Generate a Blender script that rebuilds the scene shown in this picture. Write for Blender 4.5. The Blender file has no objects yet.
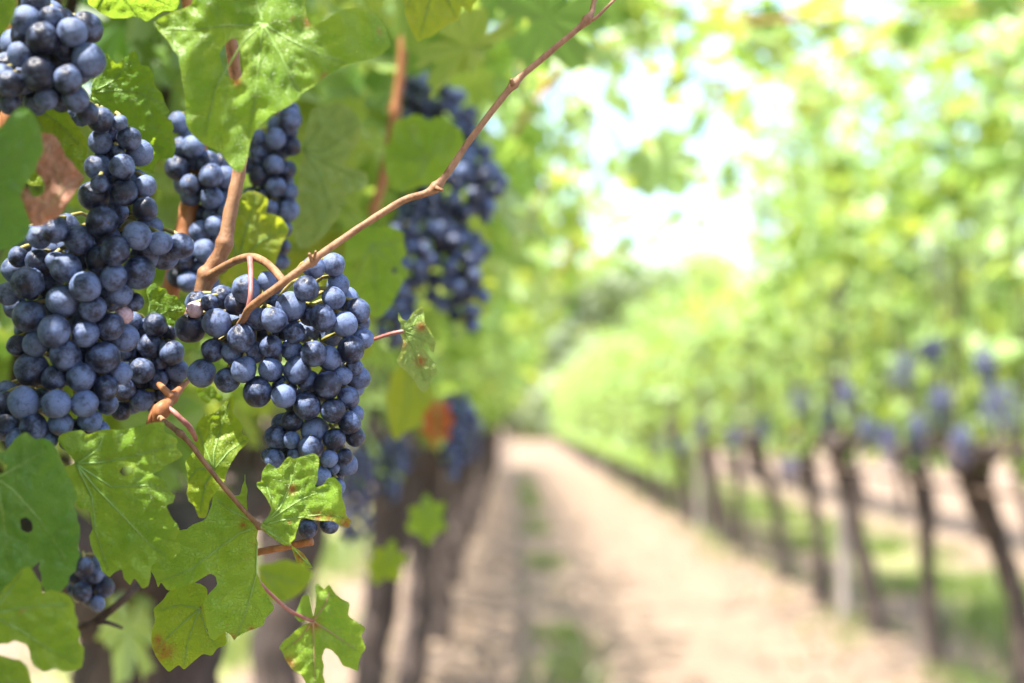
import bpy, bmesh, math, random
from mathutils import Vector, Matrix, Euler, noise
from mathutils.geometry import delaunay_2d_cdt

# ------------------------------------------------------------------ camera, sky, sun, exposure
S = bpy.context.scene
C = S.collection
R = math.radians
CAM_H = 1.30
PITCH = R(2.96)
F = 50.0 / 36.0 * 1024.0                      # focal length in pixels
cam_d = bpy.data.cameras.new("camera")
cam_d.lens = 50.0; cam_d.sensor_width = 36.0
cam_d.clip_start = 0.02; cam_d.clip_end = 2000.0
cam_d.dof.use_dof = True
cam_d.dof.focus_distance = 0.642
cam_d.dof.aperture_fstop = 5.0
cam = bpy.data.objects.new("camera", cam_d); C.objects.link(cam)
cam.location = (0, 0, CAM_H); cam.rotation_euler = (R(90) + PITCH, 0, 0)
S.camera = cam

SUN_EL, SUN_AZ = R(66), R(-131)                # azimuth from +Y (the way we look), minus = towards the left row
W = bpy.data.worlds.new("World"); S.world = W; W.use_nodes = True
wn = W.node_tree; bgn = wn.nodes["Background"]
sky = wn.nodes.new("ShaderNodeTexSky"); sky.sky_type = 'NISHITA'; sky.sun_disc = False
sky.sun_elevation = SUN_EL; sky.sun_rotation = SUN_AZ
sky.air_density = 1.0; sky.dust_density = 3.0; sky.ozone_density = 1.0
wn.links.new(sky.outputs[0], bgn.inputs[0]); bgn.inputs[1].default_value = 0.15
sun_d = bpy.data.lights.new("sun", 'SUN'); sun_d.energy = 4.6; sun_d.angle = R(0.5); sun_d.color = (1, .95, .87)
sun = bpy.data.objects.new("sun", sun_d); C.objects.link(sun)
sdir = Vector((math.sin(SUN_AZ) * math.cos(SUN_EL), math.cos(SUN_AZ) * math.cos(SUN_EL), math.sin(SUN_EL)))
sun.rotation_euler = (-sdir).to_track_quat('-Z', 'Y').to_euler()
sun.location = sdir * 50

S.view_settings.view_transform = 'Standard'; S.view_settings.look = 'None'
S.view_settings.exposure = 2.12; S.view_settings.gamma = 1.0; S.view_settings.use_curve_mapping = False
S.render.engine = 'CYCLES'
S.cycles.use_denoising = True
S.cycles.max_bounces = 8; S.cycles.diffuse_bounces = 5; S.cycles.transmission_bounces = 6
S.cycles.glossy_bounces = 3; S.cycles.transparent_max_bounces = 8
S.cycles.sample_clamp_indirect = 10.0

RX, RL = 2.05, -0.43                          # lateral place of the right and the left vine row

# ------------------------------------------------------------------ helpers
cp, sp = math.cos(PITCH), math.sin(PITCH)
def P(px, py, d):
    """point that stands d metres in front of the lens, seen at photo pixel px, py"""
    x = (px - 512.0) / F * d; u = (341.5 - py) / F * d
    return Vector((x, d * cp - u * sp, CAM_H + d * sp + u * cp))
def proj(v):
    w = v - Vector((0, 0, CAM_H)); d = w.y * cp + w.z * sp; u = -w.y * sp + w.z * cp
    if d < 1e-3: return (1e6, 1e6, d)
    return (512 + w.x / d * F, 341.5 - u / d * F, d)
K = 1.25                                      # metres per step of the depths noted for the near things

def tag(o, label, cat, group=None):
    o["label"] = label; o["category"] = cat
    if group: o["group"] = group
    return o
def kind(o, k):
    o["kind"] = k; return o
def empty(name, loc):
    o = bpy.data.objects.new(name, None); o.empty_display_size = .05
    o.location = loc; C.objects.link(o); return o
def link(name, me, mat=None, parent=None, loc=None):
    if mat is not None and not me.materials: me.materials.append(mat)
    o = bpy.data.objects.new(name, me); C.objects.link(o)
    if loc is not None: o.location = loc
    if parent is not None: o.parent = parent
    return o
def mesh(name, vs, fs, smooth=True):
    me = bpy.data.meshes.new(name); me.from_pydata([tuple(v) for v in vs], [], fs)
    if smooth: me.polygons.foreach_set("use_smooth", [True] * len(me.polygons))
    me.update(); return me
def attr(me, name, vals):
    a = me.attributes.new(name, 'FLOAT', 'POINT'); a.data.foreach_set("value", vals)

def catmull(pts, rad, n):
    out, ro = [], []
    m = len(pts)
    for i in range(m - 1):
        p0, p1, p2, p3 = pts[max(i-1, 0)], pts[i], pts[i+1], pts[min(i+2, m-1)]
        for k in range(n):
            t = k / n
            out.append(.5 * ((2*p1) + (p2-p0)*t + (2*p0-5*p1+4*p2-p3)*t*t + (3*p1-p0-3*p2+p3)*t*t*t))
            ro.append(rad[i] + (rad[i+1]-rad[i]) * t)
    out.append(pts[-1]); ro.append(rad[-1]); return out, ro
class MB:
    def __init__(s): s.v, s.f, s.a = [], [], []
    def tube(s, pts, rad, seg=10, n=6, rough=0.0, freq=40.0, nodes=()):
        pts = [Vector(p) for p in pts]
        if isinstance(rad, (int, float)): rad = [rad] * len(pts)
        ps, rs = catmull(pts, rad, n) if n > 1 else (pts, rad)
        t = (ps[1]-ps[0]).normalized(); up = Vector((0, 0, 1)) if abs(t.z) < .9 else Vector((1, 0, 0))
        nrm = t.cross(up).normalized(); b0 = len(s.v)
        for i, p in enumerate(ps):
            tt = (ps[min(i+1, len(ps)-1)] - ps[max(i-1, 0)]).normalized()
            nrm = (nrm - tt * nrm.dot(tt)).normalized(); bi = tt.cross(nrm)
            r = rs[i]
            for (q, rr, w) in nodes:
                d2 = (p - q).length / w
                if d2 < 2: r += rr * math.exp(-d2*d2*2)
            for k in range(seg):
                a = 2*math.pi*k/seg; dv = nrm*math.cos(a) + bi*math.sin(a); q = p + dv*r
                if rough: q = q + dv * r * rough * noise.noise(q * freq)
                s.v.append(q)
        m = len(ps)
        for i in range(m-1):
            for k in range(seg):
                a = b0+i*seg+k; b = b0+i*seg+(k+1) % seg
                s.f.append((a, b, b+seg, a+seg))
        s.f.append(tuple(b0+k for k in range(seg))[::-1]); s.f.append(tuple(b0+(m-1)*seg+k for k in range(seg)))
    def ball(s, c, r, seg=10, rings=7, sq=(1, 1, 1), rough=0, freq=40):
        b0 = len(s.v)
        s.v.append(c + Vector((0, 0, r*sq[2])))
        for i in range(1, rings):
            th = math.pi*i/rings
            for k in range(seg):
                ph = 2*math.pi*k/seg
                d = Vector((math.sin(th)*math.cos(ph)*sq[0], math.sin(th)*math.sin(ph)*sq[1], math.cos(th)*sq[2]))*r
                q = c + d
                if rough: q = q + d * rough * noise.noise(q*freq)
                s.v.append(q)
        s.v.append(c - Vector((0, 0, r*sq[2]))); e = len(s.v)-1
        for k in range(seg): s.f.append((b0, b0+1+k, b0+1+(k+1) % seg))
        for i in range(rings-2):
            for k in range(seg):
                a = b0+1+i*seg+k; b = b0+1+i*seg+(k+1) % seg
                s.f.append((a, a+seg, b+seg, b))
        for k in range(seg): s.f.append((e, e-seg+(k+1) % seg, e-seg+k))
    def build(s, name, mat, parent=None, loc=None, smooth=True):
        o0 = Vector(loc) if loc is not None else (parent.location if parent else Vector((0, 0, 0)))
        me = mesh(name, [v - o0 for v in s.v], s.f, smooth)
        return link(name, me, mat, parent, loc)

# ------------------------------------------------------------------ materials
class NT:
    def __init__(s, name):
        s.m = bpy.data.materials.new(name); s.m.use_nodes = True; s.t = s.m.node_tree
        for n in list(s.t.nodes): s.t.nodes.remove(n)
        s.out = s.n("ShaderNodeOutputMaterial")
    def n(s, typ, **kw):
        x = s.t.nodes.new(typ)
        for k, v in kw.items(): setattr(x, k, v)
        return x
    def l(s, a, b): s.t.links.new(a, b)
    def val(s, sock, v):
        if hasattr(v, "links") or hasattr(v, "is_linked"): s.l(v, sock)
        else: sock.default_value = v
    def noise(s, vec, scale, detail=3, rough=.5):
        x = s.n("ShaderNodeTexNoise"); x.inputs["Scale"].default_value = scale
        x.inputs["Detail"].default_value = detail; x.inputs["Roughness"].default_value = rough
        if vec is not None: s.l(vec, x.inputs["Vector"])
        return x.outputs["Fac"]
    def ramp(s, fac, lo, hi, a=0.0, b=1.0):
        x = s.n("ShaderNodeMapRange"); x.interpolation_type = 'SMOOTHSTEP'
        s.val(x.inputs["Value"], fac)
        for nm, v in (("From Min", lo), ("From Max", hi), ("To Min", a), ("To Max", b)): s.val(x.inputs[nm], v)
        return x.outputs["Result"]
    def mix(s, fac, a, b):
        x = s.n("ShaderNodeMix"); x.data_type = 'RGBA'
        s.val(x.inputs[0], fac)
        for i, c in ((6, a), (7, b)):
            if isinstance(c, tuple): x.inputs[i].default_value = (c[0], c[1], c[2], 1)
            else: s.l(c, x.inputs[i])
        return x.outputs[2]
    def math(s, op, a, b=0.0, clamp=False):
        x = s.n("ShaderNodeMath", operation=op); x.use_clamp = clamp
        s.val(x.inputs[0], a); s.val(x.inputs[1], b); return x.outputs[0]
    def attr(s, name):
        x = s.n("ShaderNodeAttribute"); x.attribute_name = name; return x.outputs["Fac"]
    def bump(s, h, strength, dist):
        x = s.n("ShaderNodeBump"); x.inputs["Strength"].default_value = strength
        x.inputs["Distance"].default_value = dist; s.l(h, x.inputs["Height"]); return x.outputs[0]
    def principled(s, col, rough, nrm=None, spec=.5):
        p = s.n("ShaderNodeBsdfPrincipled")
        if isinstance(col, tuple): p.inputs["Base Color"].default_value = (*col, 1)
        else: s.l(col, p.inputs["Base Color"])
        s.val(p.inputs["Roughness"], rough); p.inputs["Specular IOR Level"].default_value = spec
        if nrm is not None: s.l(nrm, p.inputs["Normal"])
        return p.outputs[0]
    def objco(s): return s.n("ShaderNodeTexCoord").outputs["Object"]
    def pos(s): return s.n("ShaderNodeNewGeometry").outputs["Position"]

def leaf_mat(name, c1, c2, tr, trans=.5, vein=(.20, .32, .06), spot=.0, blotch=(.30, .10, .03), net=True, rough=.46):
    """blade of one near leaf: two tones, a net of fine veins, specks, blotches where marked, light through it"""
    t = NT(name); co = t.objco()
    nz = t.noise(co, 45, 4, .6); n2 = t.noise(co, 260, 3, .6)
    col = t.mix(t.ramp(nz, .35, .65), c1, c2)
    col = t.mix(t.math('MULTIPLY', t.ramp(n2, .5, .75), .25), col, (c2[0]*1.35, c2[1]*1.2, c2[2]*1.1))
    vd = t.n("ShaderNodeTexVoronoi"); vd.feature = 'DISTANCE_TO_EDGE'; vd.inputs["Scale"].default_value = 620
    t.l(co, vd.inputs["Vector"]); netf = t.ramp(vd.outputs["Distance"], 0.0, .10, 1.0, 0.0)
    if net: col = t.mix(t.math('MULTIPLY', netf, .20), col, vein)
    va = t.attr("vein"); col = t.mix(t.math('MULTIPLY', va, .8), col, vein)
    sp_ = t.noise(co, 120, 2, .5)
    if spot: col = t.mix(t.ramp(sp_, .74 - spot, .80 - spot), col, (.24, .15, .045))
    bl = t.math('MULTIPLY', t.attr("blotch"), t.ramp(t.noise(co, 160, 3, .7), .30, .55), True)
    edge = t.math('MULTIPLY', t.ramp(t.attr("edge"), .0, 1.0, .0, .55), t.ramp(t.noise(co, 70, 2), .42, .62))
    col = t.mix(edge, col, (c2[0]*1.7, c2[1]*1.25, c2[2]))
    col = t.mix(bl, col, blotch)
    h = t.math('ADD', t.math('MULTIPLY', netf, -.5), t.math('MULTIPLY', n2, .6))
    nrm = t.bump(t.math('SUBTRACT', h, t.math('MULTIPLY', va, .8)), .8, .0008)
    pr = t.principled(col, rough, nrm, .45)
    tl = t.n("ShaderNodeBsdfTranslucent"); t.l(nrm, tl.inputs["Normal"])
    tc = t.mix(t.ramp(nz, .3, .7), tr, (tr[0]*1.25, tr[1]*1.08, tr[2]))
    tc = t.mix(t.math('MULTIPLY', va, .5), tc, (tr[0]*.55, tr[1]*.6, tr[2]*.6))
    tc = t.mix(bl, tc, (blotch[0]*1.3, blotch[1]*1.3, blotch[2]))
    t.l(tc, tl.inputs["Color"])
    mx = t.n("ShaderNodeMixShader"); mx.inputs[0].default_value = trans
    t.l(pr, mx.inputs[1]); t.l(tl.outputs[0], mx.inputs[2]); t.l(mx.outputs[0], t.out.inputs[0]); return t.m

def foliage_mat(name, a, b, ylw, tr, trans=.45, under=(1.7, 1.35, 3.6)):
    """many leaves in one crown: tone by leaf"""
    t = NT(name); r = t.attr("rnd")
    col = t.mix(t.ramp(r, .0, .7), a, b); col = t.mix(t.ramp(r, .90, .99), col, ylw)
    bk = t.n("ShaderNodeNewGeometry").outputs["Backfacing"]          # felted pale underside of the blade
    col = t.mix(bk, col, (b[0]*under[0], b[1]*under[1], b[2]*under[2]))
    pr = t.principled(col, .36, None, .6)
    tl = t.n("ShaderNodeBsdfTranslucent")
    tc = t.mix(t.ramp(r, .1, .9), tr, (tr[0]*1.5, tr[1]*1.1, tr[2])); t.l(tc, tl.inputs["Color"])
    mx = t.n("ShaderNodeMixShader"); mx.inputs[0].default_value = trans
    t.l(pr, mx.inputs[1]); t.l(tl.outputs[0], mx.inputs[2]); t.l(mx.outputs[0], t.out.inputs[0]); return t.m

def grape_mat(name, dark, bloom, merged=False, lo=.30, hi=.62):
    t = NT(name)
    rnd = t.n("ShaderNodeObjectInfo").outputs["Random"]
    if merged: co = t.pos(); sc = 90.0
    else:
        ad = t.n("ShaderNodeVectorMath", operation='ADD'); t.l(t.objco(), ad.inputs[0])
        cb = t.n("ShaderNodeCombineXYZ")
        for k, w in enumerate((71.0, 37.0, 53.0)): t.l(t.math('MULTIPLY', rnd, w), cb.inputs[k])
        t.l(cb.outputs[0], ad.inputs[1]); co = ad.outputs[0]; sc = 1.0
    big = t.noise(co, 1.1*sc, 3, .55); mid = t.noise(co, 5*sc, 4, .65); fine = t.noise(co, 26*sc, 2, .6)
    f = t.math('ADD', t.math('MULTIPLY', big, .62), t.math('ADD', t.math('MULTIPLY', mid, .26), t.math('MULTIPLY', fine, .12)))
    bl = t.ramp(f, lo, hi) if merged else t.ramp(t.math('ADD', f, t.math('MULTIPLY', t.math('SUBTRACT', rnd, .5), .17)), lo, hi)
    col = t.mix(bl, dark, bloom)
    speck = t.ramp(fine, .62, .72, 0, .35); col = t.mix(speck, col, (bloom[0]*.55, bloom[1]*.5, bloom[2]*.5))
    # bare rubbed scratches of the waxy bloom
    scr = t.noise(co, 2.3*sc, 1, .3); col = t.mix(t.ramp(t.math('ABSOLUTE', t.math('SUBTRACT', scr, .5)), .0, .022, .55, .0), col, dark)
    if not merged:
        sx = t.n("ShaderNodeSeparateXYZ"); t.l(t.objco(), sx.inputs[0])
        dd = t.math('SQRT', t.math('ADD', t.math('MULTIPLY', sx.outputs[0], sx.outputs[0]), t.math('MULTIPLY', sx.outputs[1], sx.outputs[1])))
        sc_ = t.math('MULTIPLY', t.ramp(dd, .05, .11, 1, 0), t.math('LESS_THAN', sx.outputs[2], 0.0))
        col = t.mix(sc_, col, (.07, .05, .035))
    nrm = t.bump(t.math('ADD', mid, t.math('MULTIPLY', fine, .7)), .22, .03 if not merged else .0003)
    pr = t.principled(col, t.ramp(bl, 0, 1, .30, .62), nrm, .35)
    t.l(pr, t.out.inputs[0]); return t.m

def wood_mat(name, a, b, sc=60.0, rough=.75, stretch=(1, 1, .15), bump=.6, dist=.002, ramp=(.35, .65)):
    t = NT(name); mp = t.n("ShaderNodeMapping"); mp.inputs["Scale"].default_value = stretch
    t.l(t.pos(), mp.inputs["Vector"])
    n1 = t.noise(mp.outputs[0], sc, 5, .65); n2 = t.noise(t.pos(), sc*3, 3, .6)
    col = t.mix(t.ramp(n1, *ramp), a, b); col = t.mix(t.ramp(n2, .55, .75, 0, .5), col, (a[0]*.45, a[1]*.4, a[2]*.4))
    t.l(t.principled(col, rough, t.bump(t.math('ADD', n1, t.math('MULTIPLY', n2, .4)), bump, dist), .3), t.out.inputs[0]); return t.m

G1, G2, GT = (.112, .225, .018), (.185, .325, .032), (.34, .54, .045)
M = {}
M['leaf'] = leaf_mat('leaf green', G1, G2, GT, spot=.03)
M['leaf_olive'] = leaf_mat('leaf olive green', (.155, .235, .014), (.22, .32, .022), (.34, .52, .03), spot=.03)
M['leaf_cool'] = leaf_mat('leaf cool green', (.065, .170, .032), (.105, .235, .050), (.22, .44, .05))
M['leaf_vivid'] = leaf_mat('leaf vivid green', (.07, .19, .014), (.11, .25, .02), (.34, .52, .03))
M['leaf_pale'] = leaf_mat('leaf pale green', (.16, .27, .06), (.22, .34, .08), (.36, .46, .11), trans=.42)
M['leaf_yellow'] = leaf_mat('leaf yellow green', (.16, .24, .018), (.24, .31, .03), (.50, .62, .04), trans=.5)
M['leaf_dry'] = leaf_mat('leaf dry brown', (.30, .135, .075), (.40, .215, .14), (.42, .20, .12), trans=.25, vein=(.42, .25, .16), net=False, rough=.7)
M['leaf_rust'] = leaf_mat('leaf rust red', (.30, .07, .02), (.42, .12, .03), (.5, .14, .04), trans=.3, net=False, rough=.7)
M['vein'] = NT('leaf vein'); t_ = M['vein']; t_.l(t_.principled((.19, .31, .06), .5), t_.out.inputs[0]); M['vein'] = t_.m
M['vein_red'] = NT('leaf vein reddish'); t_ = M['vein_red']; t_.l(t_.principled((.34, .22, .10), .5), t_.out.inputs[0]); M['vein_red'] = t_.m
M['crown'] = foliage_mat('canopy leaves', (.030, .085, .012), (.120, .235, .026), (.24, .28, .03), (.37, .56, .09))
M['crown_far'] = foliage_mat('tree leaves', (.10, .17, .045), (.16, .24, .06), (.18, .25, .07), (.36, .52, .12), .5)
M['weed'] = foliage_mat('weed blades', (.07, .12, .02), (.13, .18, .04), (.28, .24, .10), (.2, .3, .05), .3, (1.1, 1.1, 1.1))
M['litter'] = foliage_mat('fallen leaves', (.12, .08, .045), (.19, .13, .07), (.22, .16, .07), (.18, .12, .05), .15, (1.1, 1.1, 1.2))
M['grape'] = grape_mat('grape skin with bloom', (.009, .011, .026), (.112, .155, .292), lo=.38, hi=.63)
M['grape_pink'] = grape_mat('withered grape skin', (.09, .035, .05), (.45, .33, .38))
M['grape_green'] = grape_mat('unripe grape skin', (.16, .20, .05), (.30, .36, .12))
M['grape_far'] = grape_mat('grape skin in the rows', (.014, .014, .038), (.115, .13, .26), True)
M['cane'] = wood_mat('ripe cane bark', (.150, .066, .030), (.255, .135, .070), 190, .6, (1, 1, .35), .8, .0008, (.3, .6))
M['cane_red'] = wood_mat('red brown spur bark', (.25, .095, .035), (.36, .16, .07), 160, .55, (1, 1, .3), .35, .0006)
M['stalk_pink'] = wood_mat('reddish stalk skin', (.24, .085, .075), (.33, .15, .12), 200, .45, (1, 1, .4), .2, .0003)
M['stalk_green'] = wood_mat('green grape stalk', (.20, .20, .05), (.30, .24, .09), 200, .5, (1, 1, .4), .2, .0003)
M['bark'] = wood_mat('old vine bark', (.034, .026, .022), (.090, .066, .055), 45, .9, (1, 1, .12), 1.0, .006)
M['post'] = wood_mat('grey weathered post', (.17, .14, .125), (.27, .235, .21), 40, .85, (1, 1, .1), .6, .003)
t_ = NT('galvanised wire'); t_.l(t_.principled((.35, .34, .33), .4), t_.out.inputs[0]); M['wire'] = t_.m
t_ = NT('drip hose rubber'); t_.l(t_.principled((.10, .065, .045), .6), t_.out.inputs[0]); M['hose'] = t_.m

# ------------------------------------------------------------------ ground
def gz(x, y):
    z = .018 * noise.noise(Vector((x*2.1, y*1.2, 0))) + .010 * noise.noise(Vector((x*7, y*7, 3)))
    z += .05 * noise.noise(Vector((x*.15, y*.15, 8)))*min(1, max(0, (abs(y)-20)/40))
    z += .016 * math.sin(y*8.5 + 2.2*noise.noise(Vector((x*.8, y*.5, 1)))) * math.exp(-((x-1.15)/.55)**2)
    for rx in (RL, RX, RX+2.6): z += .05 * math.exp(-((x-rx)/.22)**2)
    for wx in (-.02, 1.35): z -= .03 * math.exp(-((x-wx)/.22)**2)
    return z
def graded(lo, hi, d0, d1, step, grow):
    a = []; v = d0
    while v < d1: a.append(v); v += step
    s = step; v = d1
    while v < hi: a.append(v); s *= grow; v += s
    a.append(hi); s = step; v = d0 - step
    while v > lo: a.insert(0, v); s *= grow; v -= s
    a.insert(0, lo); return a
xs = graded(-300, 300, -4, 7, .075, 1.25); ys = graded(-30, 700, 2, 22, .085, 1.06)
vs = [(x, y, gz(x, y)) for y in ys for x in xs]; nx = len(xs)
fs = [(j*nx+i, j*nx+i+1, (j+1)*nx+i+1, (j+1)*nx+i) for j in range(len(ys)-1) for i in range(nx-1)]
t = NT('dry tilled earth'); po = t.pos(); sx = t.n("ShaderNodeSeparateXYZ"); t.l(po, sx.inputs[0])
n1 = t.noise(po, 2.2, 5, .6); n2 = t.noise(po, 14, 5, .65); n3 = t.noise(po, 70, 4, .7)
col = t.mix(t.ramp(n1, .35, .65), (.15, .108, .078), (.19, .142, .103)); col = t.mix(t.ramp(n2, .42, .7, 0, .55), col, (.16, .115, .08))
col = t.mix(t.ramp(n3, .58, .72, 0, .6), col, (.26, .21, .16))
def strip(c, w, thr):
    d = t.math('ABSOLUTE', t.math('SUBTRACT', sx.outputs[0], c))
    return t.math('MULTIPLY', t.ramp(d, w*.5, w, 1, 0), t.ramp(t.noise(po, 5, 4, .6), thr, thr+.12))
col = t.mix(t.math('MULTIPLY', strip(.28, .17, .50), .6), col, (.14, .14, .06))
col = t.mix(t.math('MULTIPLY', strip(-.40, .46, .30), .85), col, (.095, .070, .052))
col = t.mix(t.math('MULTIPLY', strip(RX, .35, .40), .6), col, (.15, .11, .08))
col = t.mix(t.math('MULTIPLY', strip(3.35, .62, .42), .85), col, (.15, .19, .05))
col = t.mix(t.math('MULTIPLY', strip(-1.85, .62, .40), .8), col, (.20, .23, .07))
t.l(t.principled(col, .95, t.bump(t.math('ADD', n2, t.math('MULTIPLY', n3, .5)), .7, .02), .15), t.out.inputs[0])
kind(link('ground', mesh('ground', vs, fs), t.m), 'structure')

# ------------------------------------------------------------------ foliage
HALF = [(0, 1.0), (.06, .90), (.13, .90), (.17, .79), (.25, .77), (.24, .64), (.20, .50), (.33, .58), (.42, .68), (.50, .62), (.60, .64), (.60, .52),
        (.70, .42), (.60, .33), (.47, .20), (.58, .18), (.70, .10), (.64, -.02), (.66, -.12), (.52, -.16), (.46, -.29), (.33, -.28), (.22, -.34), (.11, -.20), (.02, -.01)]
LOW = [(0, 1.0), (.13, .84), (.25, .74), (.20, .52), (.42, .66), (.60, .58), (.68, .40), (.48, .20), (.68, .06), (.60, -.14), (.30, -.30), (.02, -.02)]
OUT = {h: HALF_ + [(-x, y) for x, y in HALF_[::-1][:-1]] for h, HALF_ in ((1, HALF), (0, LOW))}
class Leaves:
    def __init__(s): s.v, s.f, s.r = [], [], []
    def add(s, pos, nrm, tipdir, size, rng, hi=0, rnd=None):
        n_ = nrm.normalized(); tp = (tipdir - n_*tipdir.dot(n_))
        if tp.length < 1e-4: tp = n_.orthogonal()
        tp.normalize(); sd = tp.cross(n_)
        fold = rng.uniform(-.05, .35); curl = rng.uniform(-.1, .35); tw = rng.uniform(-.15, .15)
        r = rng.random() if rnd is None else rnd; b = len(s.v); ol = OUT[hi]
        w = rng.uniform(.85, 1.1)
        for (x, y) in [(0, .22)] + ol:
            z = fold*abs(x) - curl*y*abs(y)*.6 + tw*x*y + .06*math.sin(9*x+7*y)*(hi or .6)
            s.v.append(pos + (sd*x*w + tp*y + n_*z)*size); s.r.append(r)
        m = len(ol)
        for k in range(m): s.f.append((b, b+1+k, b+1+(k+1) % m))
    def build(s, name, mat, parent=None, loc=None):
        o0 = Vector(loc) if loc is not None else (parent.location if parent else Vector())
        me = mesh(name, [v-o0 for v in s.v], s.f, False); attr(me, "rnd", s.r); return link(name, me, mat, parent, loc)

def shoot_leaves(L, pts, rng, size, step, hi=0, ok=None, out=None):
    """leaves hung along a shoot"""
    ps, _ = catmull(pts, [0]*len(pts), 8); acc = 0; k = 0
    for a, b in zip(ps, ps[1:]):
        acc += (b-a).length
        if acc < step: continue
        acc = 0; k += 1
        d = (b-a).normalized(); side = d.cross(Vector((rng.uniform(-1, 1), rng.uniform(-1, 1), rng.uniform(-1, 1)))).normalized()
        p = a + side*rng.uniform(.02, .07)
        nn = Vector((rng.uniform(-.7, .7), rng.uniform(-.7, .7), rng.uniform(.1, 1))) + (out or Vector())*rng.uniform(0, 1)
        if ok and not ok(p): continue
        L.add(p, nn, side + Vector((0, 0, -rng.uniform(.2, 1.2))), size*rng.uniform(.6, 1.15), rng, hi)

def canopy(rng, out, n, top, ok=None, hi=0, y0=-.68, y1=.68, size=.075, lift=0.0, xr=None, low=1.0, fruit=1.2, shoots=9, tall=.85, leanmax=.5):
    """leaf crown of one vine about the point x=0, y=0 on the ground; out = +1/-1 the side of the path"""
    L = Leaves()
    k = 0; tries = 0
    while k < n and tries < n*6:
        tries += 1
        u = rng.random(); z = low + (top-low)*(u**.9)
        e = max(0, min(1, (z-1.15)/1.1)); w = .26 + .20*e
        x = rng.gauss(0, .55)*w*1.15
        if abs(x) > w*1.5: continue
        if xr: x += out*xr*e*rng.random()
        if low > .8 and z < fruit and rng.random() < (.3 if out < 0 else .6): continue
        if low > .8 and z < fruit+.1 and x*out > .24: continue
        if z > top-.45 and rng.random() < (z-top+.45)/.55: continue
        p = Vector((x, rng.uniform(y0, y1), z))
        if noise.noise(p*3.1 + Vector((lift*7, 0, lift))) < -.16 and z > 1.35: continue
        if ok and not ok(p): continue
        nn = Vector((math.copysign(rng.uniform(0, 1), x)+rng.uniform(-.5, .5), rng.uniform(-.8, .8), rng.uniform(0, .9)))
        L.add(p, nn, Vector((rng.uniform(-.6, .6), rng.uniform(-.6, .6), -rng.uniform(.2, 1))), size*rng.uniform(.6, 1.2), rng, hi); k += 1
    for s in range(shoots):                                          # shoots that stand up and arch out of the crown
        y = rng.uniform(y0, y1); x = rng.uniform(-.15, .15)
        h = rng.uniform(.25, tall); lean = rng.uniform(-.15, leanmax)*out
        pts = [Vector((x, y, top-.45)), Vector((x+lean*.3, y+rng.uniform(-.1, .1), top-.45+h*.6)), Vector((x+lean, y+rng.uniform(-.2, .2), top-.45+h))]
        shoot_leaves(L, pts, rng, size*.9, .045, hi, ok)
    return L

def trunk_mb(rng, lean, ph, r=.042, top=1.10):
    """trunk with a gnarled head, about x=0 y=0 on the ground"""
    m = MB(); w = rng.uniform(.03, .05)
    pts = [Vector((lean*f*f*.6+lean*f*.4 + w*math.sin(ph+f*5)*f*(1-f)*2.5, w*math.cos(ph*2+f*4)*f, top*f - .03)) for f in (0, .12, .3, .5, .7, .86, 1.0)]
    m.tube(pts, [r*1.5, r*1.15, r, r*.95, r*1.0, r*1.25, r*1.5], 12, 7, .35, 22)
    hd = pts[-1]; m.ball(hd, r*1.75, 12, 9, (1.0, 1.25, .9), .45, 18)
    m.ball(hd + Vector((.02, -.07, .02)), r*1.2, 10, 8, (1, 1.3, .9), .5, 22); m.ball(hd + Vector((-.015, .08, .03)), r*1.15, 10, 8, (1, 1.4, .9), .5, 22)
    return m, hd
def cordon_mb(rng, hd, half=.66, th=1.0):
    m = MB()
    for s in (-1, 1):
        pts = [hd + Vector((rng.uniform(-.02, .02), s*half*f, .05*math.sin(f*2.2) + rng.uniform(-.012, .012))) for f in (0, .2, .4, .6, .8, 1)]
        m.tube(pts, [th*q for q in (.038, .032, .028, .026, .022, .016)], 10, 6, .45, 26)
        for f in (.18, .36, .54, .72, .9):                       # spurs with the shoots of the year
            i = f*5; a = pts[int(i)].lerp(pts[min(5, int(i)+1)], i-int(i))
            m.ball(a + Vector((0, 0, .022)), .027, 8, 6, (1, 1.2, 1), .5, 30)
            for q in range(2):
                dx, dy = rng.uniform(-.22, .22), rng.uniform(-.12, .12)
                m.tube([a, a+Vector((dx*.15, dy*.2, .12)), a+Vector((dx*.6, dy*.6, .5)), a+Vector((dx, dy, .95))], [.009*th, .005*th, .004*th, .003*th], 6, 4, .1)
    return m

# variants that the rows share
rng = random.Random(11)
CAN = {}
for v in range(4):
    CAN['right', v] = canopy(rng, -1, 370, 2.65, lift=v, size=.084, low=1.02, fruit=1.40, shoots=30, tall=1.45, leanmax=.9).build('foliage', M['crown'])
    CAN['short', v] = canopy(rng, -1, 370, 2.5, lift=v+2, size=.084, low=.95, fruit=1.35, shoots=9, tall=.8, leanmax=.6).build('foliage', M['crown'])
    CAN['low', v] = canopy(rng, -1, 560, 2.5, lift=v+4, size=.085, low=.50, shoots=8, tall=.9, leanmax=.6).build('foliage', M['crown'])
    CAN['left', v] = canopy(rng, 1, 440, 2.4, lift=v+9, size=.080, xr=.35, low=1.12, fruit=1.3, shoots=14, leanmax=.6).build('foliage', M['crown'])
TR = {}
for v in range(4):
    m_, hd_ = trunk_mb(rng, (-.10, -.20, -.14, -.24)[v], v*1.7, (.042, .05, .038, .046)[v]); c_ = cordon_mb(rng, hd_, .66, .8)
    TR['right', v] = (m_.build('trunk', M['bark']), c_.build('cordon', M['bark']), hd_)
    m_, hd_ = trunk_mb(rng, .05+.02*v, v*2.1+1, .05, 1.18); c_ = cordon_mb(rng, hd_, .66, 1.5)
    TR['left', v] = (m_.build('trunk', M['bark']), c_.build('cordon', M['bark']), hd_)
protos = list(CAN.values()) + [o for a in TR.values() for o in a[:2]]

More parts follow.
